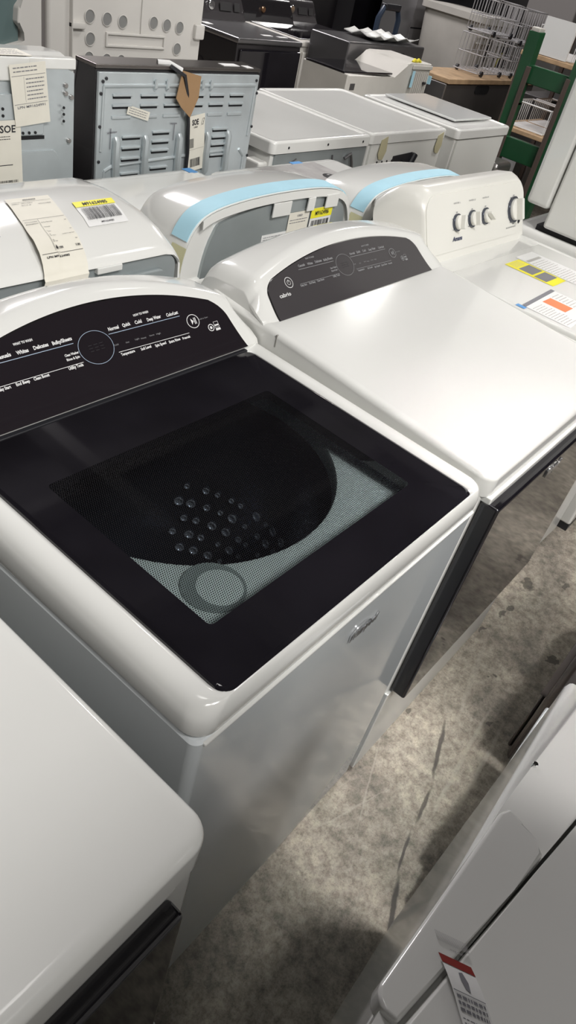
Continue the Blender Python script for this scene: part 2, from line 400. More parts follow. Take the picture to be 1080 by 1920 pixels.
LAY_S = [('Cold', 0.3664, 0.3753, 1.0163, 0.002), ('Hot', 0.391, 0.3981, 1.0154, 0.002), ('Light', 0.4114, 0.4208, 1.0158, 0.002), ('Heavy', 0.424, 0.4357, 1.0148, 0.002), ('None', 0.4437, 0.4545, 1.015, 0.002), ('High', 0.4594, 0.4693, 1.0145, 0.002), ('Hold to Start', 0.5664, 0.5899, 1.0168, 0.002)]
def console(t, W, zb, hh, Hc, k, layx, layz, dim, fmat, fl, fr):
    """t: parent; W width; zb base height; Hc top height in the middle; fl/fr fascia ends at the base."""
    xc = W / 2; yb = .53; dy = .10
    H = lambda x: Hc - k * (x - xc) ** 2
    Y = lambda z: yb + dy * (max(0, (z - zb) / hh) ** .85)
    rows = []; N = 44; hw = W / 2
    xs = []
    for i in range(N + 1):
        u = -1 + 2 * i / N; xs.append(math.copysign(1 - (1 - abs(u)) ** 1.7, u) if u else 0)
    spec = [('f', -.55), ('f', 0), ('f', .12), ('f', .25), ('f', .4), ('f', .55), ('f', .7), ('f', .82), ('f', .92), ('f', 1.0), ('r', .003, .004), ('r', .009, .010), ('r', .018, .020), ('r', .028, .034), ('b', .014, .665), ('b', .012, .695), ('b', .006, .712), ('b', -.004, .722), ('b', -.02, .725), ('b', -.16, .725)]
    for sp in spec:
        row = []
        for u in xs:
            x = xc + (hw - .002) * u; e = (1 - abs(u)) * hw; q = max(0, 1 - e / .034); hx = H(x)
            if sp[0] == 'f':
                s = sp[1]; z = zb + (hx - zb) * s; y = Y(z) if s >= 0 else yb
                ins = .010 * max(0, s) ** 2; z -= .022 * q ** 2.2 * max(0, s) ** 2; y += .012 * q ** 2.2 * (1 if s >= 0 else 0)
            elif sp[0] == 'r': z = hx + min(sp[1], .016); y = Y(hx) + sp[2]; ins = .011; z -= .022 * q ** 2.2; y += .012 * q ** 2
            else: z = hx + sp[1]; y = sp[2]; ins = .012 if sp[1] > -.01 else .004; z -= .022 * q ** 2.2 * (1 if sp[1] > -.1 else 0)
            row.append(Vector((xc + (x - xc) * (1 - ins / hw), y + .0012, z)))
        rows.append(row)
    bm = grid(rows + [rows[0]])
    bmesh.ops.remove_doubles(bm, verts=bm.verts[:], dist=1e-5)
    bmesh.ops.holes_fill(bm, edges=[e for e in bm.edges if e.is_boundary], sides=0)
    obj('console', bm, 'white', t, angle=50)
    def fgrid(g, off, top):
        rows = []; NR = 30
        for j in range(NR + 1):
            s = j / NR * top; c_ = 0 if s < .70 else 1 - math.sqrt(max(0, 1 - ((s - .70) / .3003) ** 2)) if s <= 1 else 1
            l = fl + .010 * s + .026 * c_ - g; r = fr - .020 * s - .026 * c_ + g
            row = []
            for i in range(49):
                x = l + (r - l) * i / 48; z = zb + (H(x) - zb) * s
                row.append(Vector((x, Y(z) - off * .72, z + off * .69)))
            rows.append(row)
        return grid(rows)
    obj('bezel_trim', thick(fgrid(.0035, .0008, 1.02), (0, .002, -.002)), 'chrome', t, label='thin bright metal edge around the control panel')
    obj('control_panel', thick(fgrid(0, .0022, 1.0), (0, .002, -.002)), fmat, t, label='glossy black curved control panel')
    fx = lambda x: layx[0] + (x - .3322) * layx[1]
    fz = lambda z: zb + (z - .968) * layz
    F = lambda u, v: Vector((fx(u), Y(fz(v)) - .0022, fz(v) + .0022))
    p = Print(.006)
    for s, a, b, v, h in LAY: p.text(s, a - .0006, b + .0010, v, h * 1.15, bold=.035)
    p.rect(.3693, .5316, 1.0078, 1.0084, 12, -.0030); p.rect(.1407, .2974, 1.0100, 1.0106, 12, -.0010)
    p.ring(.5518, 1.0178, .0150, .0092, .0014); p.poly2([(.5472, 1.022), (.5472, 1.0135), (.5530, 1.0178)], [(0, 1, 2)]); p.rect(.5543, .5560, 1.0135, 1.022); p.rect(.5575, .5592, 1.0135, 1.022)
    p.ring(.5875, 1.0032, .0075, .0048, .0016); p.disc(.5875, 1.0032, .003, .0020)
    p.ring(.603, 1.0055, .0085, .0055, .001, 4, 45, 405); p.rect(.598, .608, 1.0035, 1.0055); p.rect(.597, .609, .9975, 1.0005)
    p.build('panel_print', 'ink_dim' if dim else 'ink_w', t, F)
    p = Print(.006)
    for s, a, b, v, h in LAY_S: p.text(s, a, b, v, h, bold=.0)
    p.build('small_panel_print', 'ink_dim', t, F)
    p = Print(.006); p.rect(.1566, .2948, 1.0334, 1.0342, 12, -.0012); p.rect(.3652, .5263, 1.0310, 1.0318, 12, -.0024)
    p.ring(.3322, 1.0212, .0342, .0199, .0010, 60)
    p.build('dial_ring', 'ink_dim' if dim else 'ink_blue', t, F, label='thin pale ring of the round display and selector lines')
    p = Print()
    for i in range(3):
        a = .318 + i * .011; p.rect(a, a + .0075, 1.0245, 1.0249); p.rect(a, a + .0075, 1.0210, 1.0214); p.rect(a, a + .0075, 1.0175, 1.0179)
    p.build('display_digits', principled('unlit_digits', (.03, .03, .034), .4), t, F)
    p = Print(); q = .106; p.ring(q, 1.018, .0135, .0092, .0014); p.ring(q, 1.018, .006, .0040, .001); p.rect(q - .0005, q + .0005, 1.018, 1.023)
    p.text("cabrio", q - .05, q - .010, .998, .0062, bold=.02)
    p.build('brand_print', 'ink_w', t, F)

def logo(t, x, z, s, y, name='brand_badge'):
    """chrome script badge with a swoosh on a front face"""
    p = Print(); p.text("Whirlpool", x, x + s, z, s * .20, bold=.03, slant=.25)
    p.ring(x + s * .42, z + s * .12, s * .36, s * .20, s * .02, 30, -30, 200)
    bm = p.bm
    for v in bm.verts: v.co = Vector((v.co.x, y, v.co.y))
    r = bmesh.ops.extrude_face_region(bm, geom=bm.faces[:]); 
    for g in r['geom']:
        if isinstance(g, bmesh.types.BMVert): g.co.y -= .0025
    obj(name, bm, 'badge', t, label='small chrome script badge on the front')

# ------------------------------------------------------------ main top-load washer
def main_washer():
    t = thing('washing_machine', 'white top-load washing machine with black glass lid showing the drum, in the centre', 'washing machine', (0, 0, 0))
    W = .70
    def L(ix, iy0, iy1, z, r, sl=0): return [(x, y, z + sl * max(0, y)) for x, y in rrect(ix, W - ix, iy0, iy1, r, 6)]
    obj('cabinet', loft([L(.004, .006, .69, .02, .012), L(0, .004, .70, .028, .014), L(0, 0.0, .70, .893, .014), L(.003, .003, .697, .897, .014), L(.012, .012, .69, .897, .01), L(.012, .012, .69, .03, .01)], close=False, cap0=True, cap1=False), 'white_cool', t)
    obj('kick_panel', box(.02, W - .02, .03, .06, .0, .04), 'dark', t)
    # moulded top deck
    def DL(il, ir, f, b, z, r): return [(x, y, z + .027 * max(0, y) if z > .9 else z) for x, y in rrect(il, W - ir, f, b, r, 8)]
    deck = [DL(.012, .012, .012, .68, .885, .02), DL(.002, .002, .002, .698, .8995, .026), DL(-.001, -.001, -.002, .70, .904, .03), DL(-.001, -.001, -.003, .70, .925, .03), DL(.003, .001, -.001, .70, .938, .032), DL(.011, .005, .001, .69, .946, .032),
            DL(.022, .012, .003, .62, .9500, .030), DL(.034, .024, .005, .56, .9495, .026), DL(.041, .036, .009, .535, .947, .022), DL(.043, .042, .012, .530, .938, .020), DL(.044, .043, .013, .529, .918, .019), DL(.060, .060, .030, .515, .912, .019)]
    obj('top_deck', loft(deck, cap0=False, cap1=False), 'white', t, angle=60)
    # tub opening plate + basket + cup
    bc = (.36, .40); br = .262; NC = 96
    def outp(k):
        a = 2 * pi * k / NC; dx, dy_ = cos(a), sin(a); c_ = []
        if dx > 1e-6: c_.append((.65 - bc[0]) / dx)
        if dx < -1e-6: c_.append((.05 - bc[0]) / dx)
        if dy_ > 1e-6: c_.append((.670 - bc[1]) / dy_)
        if dy_ < -1e-6: c_.append((.02 - bc[1]) / dy_)
        q = min(c_); return (bc[0] + dx * q, bc[1] + dy_ * q, .916)
    def circ(r, z): return [(bc[0] + r * cos(2 * pi * k / NC), bc[1] + r * sin(2 * pi * k / NC), z) for k in range(NC)]
    obj('tub_ring', loft([[outp(k) for k in range(NC)], circ(br + .012, .916), circ(br + .003, .914), circ(br, .905), circ(br + .001, .88)], cap0=False, cap1=False), 'tub', t, angle=50, label='light grey plastic tub cover seen through the glass')
    bk = loft([circ(br + .001, .90), circ(br + .0005, .86), circ(br - .012, .84), circ(br - .014, .44), circ(br - .03, .41), circ(.10, .395), circ(.05, .415), circ(.01, .44)], cap0=False, cap1=True)
    basket = obj('basket', bk, 'drum', t, angle=50, label='dark stainless wash basket')
    rnd = random.Random(3); hb = bmesh.new()
    for row, z in enumerate((.47, .515, .56, .605, .65)):
        for k in range(9):
            a = radians(-24 + 7.5 * k + 3.6 * (row % 2) + rnd.uniform(-1.5, 1.5)); q = rnd.choice((.006, .008, .0105)); b1 = bmesh.new()
            lathe([(q, 0), (q, .003), (q * .74, .003), (q * .7, .0005)], (0, 0), 16, b1)
            b1.transform(Matrix.Translation((bc[0] + .2475 * cos(a), bc[1] + .2475 * sin(a), z)) @ Matrix.Rotation(a, 4, 'Z') @ Matrix.Rotation(-pi / 2, 4, 'Y')); merge(hb, b1)
    obj('drain_holes', hb, 'drum_hole', basket, label='raised rims of the basket holes')
    cup = obj('bleach_cup', lathe([(.046, .9165), (.046, .9185), (.044, .919), (.043, .9185), (.032, .9172)], (.178, .150), 40), principled('cup_shade_grey', (.30, .35, .35), .35), t, label='round dispenser cup ring, coloured dark grey for the shade inside')  # dark ring colour stands in for the cup's crescent of shade
    obj('cup_cap', lathe([(.033, .9172), (.033, .9185), (.031, .919), (.001, .919)], (.184, .144), 40), 'tub', cup)  # lighter disc, off-centre so the painted crescent shows
    # lid: frame with window and pane
    sl = .027
    def R(x0, x1, y0, y1, z, r, n=8): return [(x, y, z + sl * y) for x, y in rrect(x0, x1, y0, y1, r, n)]
    x0, x1, y0, y1 = .042, .655, .004, .524; a0, a1, b0, b1 = .100, .572, .086, .405
    fr = loft([R(x0, x1, y0, y1, .936, .016), R(x0 - .001, x1 + .001, y0 - .001, y1, .940, .018), R(x0 - .001, x1 + .001, y0 - .001, y1, .9465, .018), R(x0 + .001, x1 - .001, y0 + .001, y1 - .001, .9495, .018),
               R(x0 + .005, x1 - .005, y0 + .006, y1 - .003, .9505, .016), R(x0 + .007, x1 - .007, y0 + .008, y1 - .005, .9515, .015), R(a0, a1, b0, b1, .9515, .008), R(a0, a1, b0, b1, .9505, .008), R(a0, a1, b0, b1, .936, .008)], close=True)
    lid = obj('lid', fr, 'black', t, angle=40, label='glossy black lid frame')
    gp = [R(a0 + .0003, a1 - .0003, b0 + .0003, b1 - .0003, .9512, .008)]
    bm = bmesh.new(); bm.faces.new([bm.verts.new(p) for p in gp[0]])
    obj('glass_pane', bm, 'lidglass', lid, label='tinted glass window with a fine dot screen')
    obj('hinge_strip', box(.05, .648, .522, .532, .945, .966, .002), 'dark', t)
    console(t, W, .968, .094, 1.072, .50, (.3322, 1.0), 1.0, False, 'fascia', .047, .653)
    # front panel bead under the deck, badge
    obj('front_seam', box(.012, .688, -.0035, .004, .889, .8945, .002, 2), 'white', t, label='bright raised bead under the top deck')
    logo(t, .330, .816, .078, -.0005)
    return t
main_washer()

# ------------------------------------------------------------ matching dryer (solid top, black door panel)
def dryer(loc, label, slope, zt, con=True, pin=.016, pdrop=.060, pf=.034):
    t = thing('clothes_dryer', label, 'dryer', loc)
    W = .735
    obj('cabinet', box(0, W, .004, .70, .015, zt - .03, .012), 'white', t)
    # top with rolled edges, rising to the console
    lp = []
    for ins, z in ((.012, -.054), (.002, -.052), (-.001, -.047), (-.001, -.013), (.0005, -.008), (.004, -.0035), (.010, -.0008), (.018, .0002)):
        lp.append([(x, y, zt + z + slope * max(0, y)) for x, y in rrect(ins, W - ins, ins - .006, .70, .030 - ins * .4, 8)])
    obj('top_panel', loft(lp, cap0=True, cap1=True), 'white', t, angle=50)
    obj('front_recess', box(.03, W - .03, -.004, .02, zt - .052, zt - .040), 'grey_gap', t)
    obj('front_header', box(pin, W - pin, -.014 if pf > .03 else -.006, .02, zt - .062, zt - .047, .003), 'white', t)
    d = obj('door_panel', box(pin, W - pin + .002, -pf, .004, .335, zt - pdrop, .006, 3), 'black', t, label='glossy black front door panel')
    logo(t, .25, zt - .092, .080, -pf - .0005)
    obj('lower_panel', box(.003, W - .003, -.0015, .01, .02, .33, .003), 'white', t)
    if con:
        console(t, W, zt + slope * .53, .083, zt + slope * .53 + .080, .32, (.3269, .915), .85, True, 'fascia2', .042, .660)
        obj('console_seam', box(-.0015, W + .0015, .500, .503, zt - .03 + slope * .5, zt + slope * .5 - .004), 'grey_gap', t)
    return t
dryer((.705, 0, 0), 'white dryer with dark curved control panel and black door, beside the black-lidded washer', .075, .960)
dryer((-.803, -.084, 0), 'white dryer with plain smooth top in the bottom left corner', .02, .940, True, .045, .095, .022)

# ------------------------------------------------------------ knob washer to the right
def knob_washer():
    t = thing('washing_machine', 'white top-load washer with four white knobs and yellow sticker on the lid', 'washing machine', (1.455, .05, 0), radians(-1.5))
    W = .70; zt = .955
    obj('cabinet', box(0, W, 0, .64, .02, zt - .03, .012), 'white', t)
    lp = []
    for ins, z in ((.010, -.045), (.0, -.040), (-.002, -.030), (.0, -.008), (.008, 0), (.022, .0), (.030, -.006), (.032, -.010)):
        lp.append([(x, y, zt + z) for x, y in rrect(ins, W - ins, ins, .70 - ins, .03, 6)])
    obj('top_deck', loft(lp, cap0=True, cap1=True), 'white', t, angle=50)
    lid = obj('lid', box(.045, W - .045, .045, .50, zt - .012, zt + .004, .006, 3), 'white', t)
    # console
    yb, yt, z0, z1 = .585, .650, .965, 1.118
    front = [(x, z) for x, z in rrect(.07, W - .01, z0 - .12, z1, .055, 8)]
    rows = []
    def fy(z): return yb + (yt - yb) * (z - z0) / (z1 - z0)
    lps = []
    for (g, dy_) in ((-.03, .004), (-.006, -.002), (.0, .0), (.012, .010), (.022, .030), (.026, .075), (.020, .11), (.0, .14)):
        out = []
        for x, z in rrect(.055 - g * .0 - max(0, dy_) * .42, W - .004, z0 - .10, z1 + max(g, 0) * .55 - max(0, dy_ - .05) * .5, .055, 8):
            cx, cz = .375, 1.0
            if g < 0: x = x + (cx - x) * (-g) * 2.5; z = z + (cz - z) * (-g) * 3.0
            out.append(Vector((x, fy(min(max(z, .93), z1)) + dy_, max(z, .93))))
        lps.append(out)
    obj('console', loft(lps[1:]), 'white_warm', t, angle=50)
    fp = rrect(.062, W - .012, z0 + .0, z1 - .006, .045, 8)
    bm = bmesh.new(); bm.faces.new([bm.verts.new((x, fy(z) - .0045, z)) for x, z in fp]); thick(bm, (0, .004, 0))
    obj('control_panel', bm, 'white_warm', t)
    def knob(x, z, r, ang, big=False):
        k = bmesh.new(); y = fy(z) - .006
        cyl((0, 0, 0), r * 1.22, .010, 'y', 36, .001, k)
        ring = obj('knob_ring', k, 'dkchrome', t, (x, y, z), (radians(-23), 0, 0), label='dark bright ring behind the knob')
        k = bmesh.new(); cyl((0, -.008, 0), r, .014, 'y', 36, .003, k)
        box(-r * .22, r * .22, -.036 if big else -.030, -.01, -r * .98, r * .98, .003, 3, k, Matrix.Rotation(radians(ang), 4, 'Y'))
        obj('knob', k, 'white_warm', t, (x, y, z), (radians(-23), 0, 0))
    knob(.232, 1.036, .020, 12); knob(.325, 1.037, .020, -5); knob(.412, 1.036, .020, -55); knob(.610, 1.036, .033, -4, True)
    F = lambda u, v: Vector((u, fy(v) - .0062, v))
    p = Print()
    for x in (.232, .325, .412):
        p.text("WATER LEVEL"[0:5 + int(x * 10)], x - .020, x + .022, 1.083, .004, 0)
        for a in range(-40, 221, 65):
            p.rect(x + .026 * cos(radians(a)) - .004, x + .026 * cos(radians(a)) + .004, 1.036 + .026 * sin(radians(a)) - .001, 1.036 + .026 * sin(radians(a)) + .001)
    for a in range(0, 360, 30): p.rect(.610 + .040 * cos(radians(a)) - .005, .610 + .040 * cos(radians(a)) + .005, 1.036 + .040 * sin(radians(a)) - .001, 1.036 + .040 * sin(radians(a)) + .001)
    for i in range(8): p.rect(.560 + i * .009, .563 + i * .009, .986, .990)
    p.build('panel_print', 'ink_g', t, F)
    p = Print(); p.text("Amana", .205, .262, .990, .011, bold=.03, slant=.3); p.build('brand_print', 'ink_navy', t, F, label='dark blue script brand word')
    b = bmesh.new(); cyl((.652, fy(.998) - .005, .998), .0065, .004, 'y', 20, 0, b); obj('indicator_lens', b, 'dark', t)
    # stickers on the lid (washer coordinates)
    zl = zt + .0045
    def sticker(name, x0, x1, y0, y1, mat, z=0, skew=0, label=None, par=lid):
        bm = bmesh.new(); bm.faces.new([bm.verts.new(q) for q in ((x0, y0, zl + z), (x1, y0 + skew, zl + z), (x1 + 0, y1 + skew, zl + z), (x0, y1, zl + z))])
        return obj(name, bm, mat, par, label=label)
    T = lambda X, Y: (X - 1.455, Y - .05)
    s = sticker('yellow_sticker', .315, .412, .292, .455, 'yellow', .0004, label='bright yellow sticker with a black block of print')
    FF = plane_f((0, 0, zl + .0006), (1, 0, 0), (0, 1, 0))
    p = Print(); p.rect(.324, .404, .318, .360); p.rect(.330, .404, .368, .415); p.build('black_print', 'ink_g', s, FF)
    p = Print(); p.lines(.330, .400, .422, .450, 6, 5); p.build('text_print', 'ink_l', s, FF)
    s = sticker('paper_sticker', .418, .540, .26, .470, 'paper_w', .0004, label='white printed sticker with black lettering')
    p = Print(); p.rect(.425, .520, .425, .437); p.lines(.425, .530, .27, .418, 14, 9); p.build('text_print', 'ink_l', s, FF)
    s = sticker('paper_sticker', .070, .285, .13, .262, 'paper_w', .0004, skew=.02, label='white sticker with a black band and an orange block')
    p = Print(); p.rect(.072, .285, .262, .275, 1, .01); p.build('black_band', 'ink_g', s, FF)
    p = Print(); p.rect(.160, .215, .185, .255); p.build('orange_block', 'orange', s, FF)
    p = Print(); p.lines(.080, .150, .14, .25, 12, 3); p.lines(.225, .280, .15, .26, 10, 4); p.build('text_print', 'ink_l', s, FF)
    sticker('blue_tape', .050, .068, .258, .285, 'tape_blue', .0005)
    return t
knob_washer()

# ------------------------------------------------------------ fourth machine and the one stacked on it
t = thing('washing_machine', 'white washer at the row end carrying a stacked white machine', 'washing machine', (2.205, 0, 0))
obj('cabinet', box(0, .70, 0, .66, .03, .90, .010), 'white', t)
obj('base_strip', box(.004, .69, .001, .64, 0, .032), 'dark', t, label='black strip along the foot')
lp = [[(x, y, z) for x, y in rrect(i, .70 - i, i, .68 - i, .03, 6)] for i, z in ((.01, .90), (-.002, .905), (-.002, .918), (.002, .922), (.002, .930), (-.002, .934), (-.001, .955), (.012, .968), (.03, .968))]
obj('top_deck', loft(lp), 'white', t, angle=50)
t = thing('stacked_machine', 'tall white machine standing on top of the washer at the right edge', 'dryer', (2.215, 0, .985))
obj('cabinet', box(0, .69, .0, .575, 0, .86, .012), 'white', t)
obj('rear_housing', box(.004, .686, .580, .665, .055, .85, .014), 'white', t)
obj('base_foot', box(.02, .66, .05, .60, -.017, .001), 'dark_soft', t)

# ------------------------------------------------------------ row behind: washers seen from the back
def rear_washer(x0, x1, yr, yf, label, zt=.93):
    t = thing('washing_machine', label, 'washing machine', (x0, yr, 0))
    W = x1 - x0; D = yf - yr
    obj('cabinet', box(0, W, 0, D, .02, zt - .025, .012), 'white', t)
    lp = [[(x, y, zt + z) for x, y in rrect(i, W - i, i, D - i, .03, 6)] for i, z in ((.008, -.03), (-.002, -.026), (-.002, -.008), (.006, -.001), (.02, 0))]
    obj('top_deck', loft(lp), 'white', t, angle=50)
    lid = obj('lid', box(.05, W - .05, .27, D - .05, zt - .004, zt + .008, .006), 'white', t)
    return t, W, D
# left: deep rounded hood
t, W, D = rear_washer(.02, .715, .785, 1.50, 'white washer seen from behind with long paper label and yellow barcode sticker on its hood')
HP = [(.0, 1.050), (.004, 1.058), (.016, 1.067), (.060, 1.088), (.105, 1.100), (.16, 1.106), (.22, 1.108), (.30, 1.100), (.38, 1.07), (.44, 1.02), (.47, .96), (.475, .925)]
def hood_at(s):                                  # s: arclength from the rear edge
    acc = 0
    for (a, b), (c, d) in zip(HP, HP[1:]):
        l = math.hypot(c - a, d - b)
        if s <= acc + l or (c, d) == HP[-1]:
            k = (s - acc) / l; n = Vector((0, -(d - b), (c - a))).normalized(); return Vector((0, a + (c - a) * k, b + (d - b) * k)), n
        acc += l
rows = []
xs = [.0, .004, .012, .025, .05] + [.05 + (W - .10) * i / 12 for i in range(1, 13)] + [W - .025, W - .012, W - .004, W]
for y, z in HP:
    row = []
    for x in xs:
        e = min(x, W - x); q = max(0, 1 - e / .05); dz = .030 * q ** 2.4
        row.append(Vector((x, y + .006 * q ** 2, z - dz)))
    rows.append([Vector((xs[0] - 0, y, .93))] + row + [Vector((xs[-1], y, .93))])
bm = grid(rows); obj('console_hood', solid(bm, .004), 'white', t, angle=50, label='large rounded white console hood')
bp = [(x, z) for x, z in rrect(.022, W - .014, .80, 1.046, .03, 6)]
obj('rear_panel', xzprism(bp, .006, .012), 'galv_dark', t, label='grey metal rear panel')
rp = [(x, z) for x, z in rrect(.03, W - .05, .80, 1.022, .012, 4)]
obj('panel_rib', xzprism(rp, -.004, .008, .004), 'galv_dark', t)
obj('hose_ledge', box(.0, W - .03, -.020, .006, .962, .975, .004), 'galv', t, label='bright folded metal ledge')
obj('rear_cover', box(.0, W, -.012, .0, .5, .955, .004), 'galv_dark', t)
b = bmesh.new()
for x in (.585, ): cyl((x, -.006, 1.010), .005, .008, 'y', 14, .001, b)
cyl((W - .02, -.002, .985), .004, .006, 'y', 12, 0, b); obj('screw', b, 'chrome', t)
obj('clip_tab', box(.47, .53, -.004, .010, 1.038, 1.051, .002), 'white', t)
bm = box(.565, .60, -.0065, -.0045, .955, 1.003); obj('clear_tape', bm, 'galv', t)
# long paper label draping over the hood, hanging off the rear edge
Ltot = .245
def lab(u, v):                                   # v: 0 at the bottom, Ltot at the top
    s = v - .030
    if s < 0: P = Vector((0, -.004 + s * .10, 1.050 + s * .9)); n = Vector((0, -1, 0))
    else: P, n = hood_at(s); n = Vector((0, -abs(n.y) - (.5 if s < .05 else 0), max(n.z, .1))).normalized()
    gap = .0035 + (.010 * math.exp(-((s - .05) / .04) ** 2) if u < .04 else .005 * math.exp(-((s - .05) / .04) ** 2))
    return Vector((.362 - .020 + u + .072 * v / Ltot, P.y, P.z)) + n * gap
pl = obj('paper_label', sheet(lambda u, v: lab(u, v), .096, Ltot, 16, 60), 'paper', t, label='long curled cream paper label')
LF = lambda u, v: lab(u, v) + Vector((0, -.0010, .0012))
p = Print(.006)
p.text("0504302", .034, .062, .232, .0045); p.rect(.006, .092, .226, .2266, 4); p.text("MSKU - LPN INFO", .006, .050, .219, .0030, 0)
p.text("BOX #", .024, .044, .211, .0030, 0); p.text("LPN NUMBER", .060, .088, .211, .0030, 0)
p.rect(.004, .094, .160, .1607, 4); p.rect(.034, .0345, .075, .158, 1); p.text("PCTO NUMBER", .005, .031, .150, .0030, 0); p.text("ENX47617", .005, .031, .144, .0030, 0)
for i, (a, b_) in enumerate((("Sale Floor Maintenance", "Used"), ("Serial Number", ""), ("Condition", "Used"), ("Return Reason", "Customer No Longer Needs"), ("Return Type", "Used"), ("Storage Location", "No Damage"))):
    v = .146 - i * .0135; p.text(a, .037, .037 + .0011 * len(a), v, .0028, 0)
    if b_: p.text(b_, .092 - .0011 * len(b_), .092, v, .0028, 0)
p.rect(.004, .094, .070, .0707, 4); p.text("LPN M91624985", .012, .062, .061, .0042)
p.build('label_print', 'ink_k', pl, LF)
def barf(u, v):                                  # barcode sticker, v 0 at its lower edge
    s = .090 + v; P, n = hood_at(s); return Vector((.512 + u + .022 * v / .08, P.y, P.z)) + n * .0012 * (1 if n.z > 0 else -1)
bl = obj('barcode_sticker', sheet(barf, .098, .084, 8, 30), 'paper_w', t, label='white barcode sticker with yellow header')
BF = lambda u, v: barf(u, v) + Vector((0, -.0006, .0012))
yb_ = Print(.004); yb_.rect(.0, .098, .064, .084, 4); yb_.build('yellow_header', 'yellow', bl, BF)
BF2 = lambda u, v: barf(u, v) + Vector((0, -.001, .0020))
p = Print(.004); p.text("M91624985", .020, .080, .068, .0105); 
r_ = random.Random(4); u = .008
while u < .090:
    wd = r_.choice((.0007, .0013, .002)); p.rect(u, u + wd, .018, .058, 1); u += wd + r_.choice((.0008, .0012, .002))
p.text("M91624985", .034, .064, .006, .0045); p.build('barcode_print', 'ink_k', bl, BF2)
# scuff marks and tape + orange sticker on the top
p = Print(); p.rect(.30, .345, .18, .183, 3, .004); p.rect(.325, .329, .100, .135, 3); p.build('scuff_marks', 'ink_g', t, lambda u, v: (lambda P: Vector((u, P[0].y, P[0].z)) + P[1] * .001)(hood_at(v)))

def side_console(t, W, pts, rpts, yd, label_hood):
    """console seen from the back: outline pts (x,z), rear panel outline rpts, depth yd"""
    lps = []
    cx = W / 2
    for k, (dy_, sc) in enumerate(((.012, .965), (.003, .985), (.0, 1.0), (.006, 1.012), (.05, 1.02), (yd * .7, .985), (yd, .90))):
        lps.append([Vector((cx + (x - cx) * (sc if sc < 1 else 1 + (sc - 1) * .3), dy_, .90 + (z - .90) * sc)) for x, z in pts])
    obj('console_hood', loft(lps, cap0=True), 'white', t, angle=50, label=label_hood)
    obj('rear_panel', xzprism(rpts, .004, .012), 'galv_dark', t, label='grey metal rear panel')
def strip_over(pts, y0, y1, off, bm=None):
    P = []
    for i, (x, z) in enumerate(pts):
        a = pts[max(i - 1, 0)]; b = pts[min(i + 1, len(pts) - 1)]; d = Vector((b[0] - a[0], 0, b[1] - a[1])).normalized(); n = Vector((-d.z, 0, d.x))
        n = n if n.z > 0 or abs(n.z) < .3 and True else -n
        P.append([Vector((x, y0, z)) + n * off, Vector((x, y1, z)) + n * (off + .003)])
    return grid(P, bm=bm)
def curve_pts(ctrl, n=6):                        # Catmull-Rom through control points
    out = []; c = [ctrl[0]] + list(ctrl) + [ctrl[-1]]
    for i in range(1, len(c) - 2):
        for k in range(n):
            t_ = k / n; p0, p1, p2, p3 = c[i - 1], c[i], c[i + 1], c[i + 2]
            out.append(tuple(.5 * ((2 * p1[j]) + (-p0[j] + p2[j]) * t_ + (2 * p0[j] - 5 * p1[j] + 4 * p2[j] - p3[j]) * t_ ** 2 + (-p0[j] + 3 * p1[j] - 3 * p2[j] + p3[j]) * t_ ** 3) for j in range(2)))
    out.append(ctrl[-1]); return out
def foam_washer(x0, x1, yr, yf, label, zs, full):
    t, W, D = rear_washer(x0, x1, yr, yf, label)
    ctl = [(.004, .92), (.010, .985), (.035, 1.045), (.085, 1.080), (.20, 1.098), (.36, 1.104), (.52, 1.098), (.61, 1.075), (.650, 1.02), (.665, .97), (.672, .92)]
    ctl = [(x * W / .68, .92 + (z - .92) * zs) for x, z in ctl]
    pts = curve_pts(ctl, 5)
    rc = [(.075, .86), (.080, .955), (.105, 1.03), (.150, 1.058), (.36, 1.082), (.52, 1.080), (.590, 1.066), (.632, 1.02), (.645, .93), (.645, .86)]
    rc = curve_pts([(x * W / .68, .86 + (z - .86) * zs) for x, z in rc], 4)
    side_console(t, W, pts, rc, .20, 'rounded white console hood')
    n = len(pts)
    fs = strip_over(pts[int(n * .16):int(n * .80)], .004, .050, .004); solid(fs, .006)
    obj('foam_strip', fs, 'foam_blue', t, label='pale blue foam strip laid over the hood')
    rim = pts[int(n * .26):int(n * .84)]
    obj('hood_rim', solid(grid([[Vector((x, -.003, z - .001)), Vector((x, -.004, z - .020))] for x, z in rim]), .003), 'white', t)
    for a, b_ in ((.30, .37), (.44, .47), (.52, .575)):
        z = 1.06 * zs + .92 * (1 - zs)
        obj('clip_tab', box(a * W / .68, b_ * W / .68, -.006, -.002, z - .012, z + .022, .001), 'white', t)
    tp = strip_over(pts[int(n * .07):int(n * .17)], -.002, .040, .003); obj('clear_tape', solid(tp, .001), 'tape_tan', t, label='yellowed tape at the end of the foam')
    return t, W
t, W = foam_washer(.785, 1.465, .86, 1.50, 'white washer seen from behind with blue foam strip and barcode sticker on grey panel', 1.0, True)
G = lambda x0, z0, lift=0: plane_f((x0, .0025 - lift, z0), (1, 0, 0), (0, 0, 1))
def flat_label(t, name, x, z, w_, h_, mat, lift=0, rot=0, y=.0025, label=None):
    u = Vector((cos(rot), 0, sin(rot))); v = Vector((-sin(rot), 0, cos(rot)))
    f = lambda a, b, e=0: Vector((x, y - lift - e, z)) + u * a + v * b
    o = obj(name, box(0, w_, 0, .0006, 0, h_, M4=Matrix((u, Vector((0, 1, 0)), v)).transposed().to_4x4()), mat, t, label=label); o.location = (x, y - lift, z)
    return o, (lambda a, b: u * a + v * b + Vector((0, -.0006, 0)))
o, f = flat_label(t, 'paper_label', .282, .955, .098, .048, 'paper_w', label='small white printed notice'); p = Print(); p.lines(.006, .092, .004, .044, 7, 2); p.build('label_print', 'ink_g', o, f)
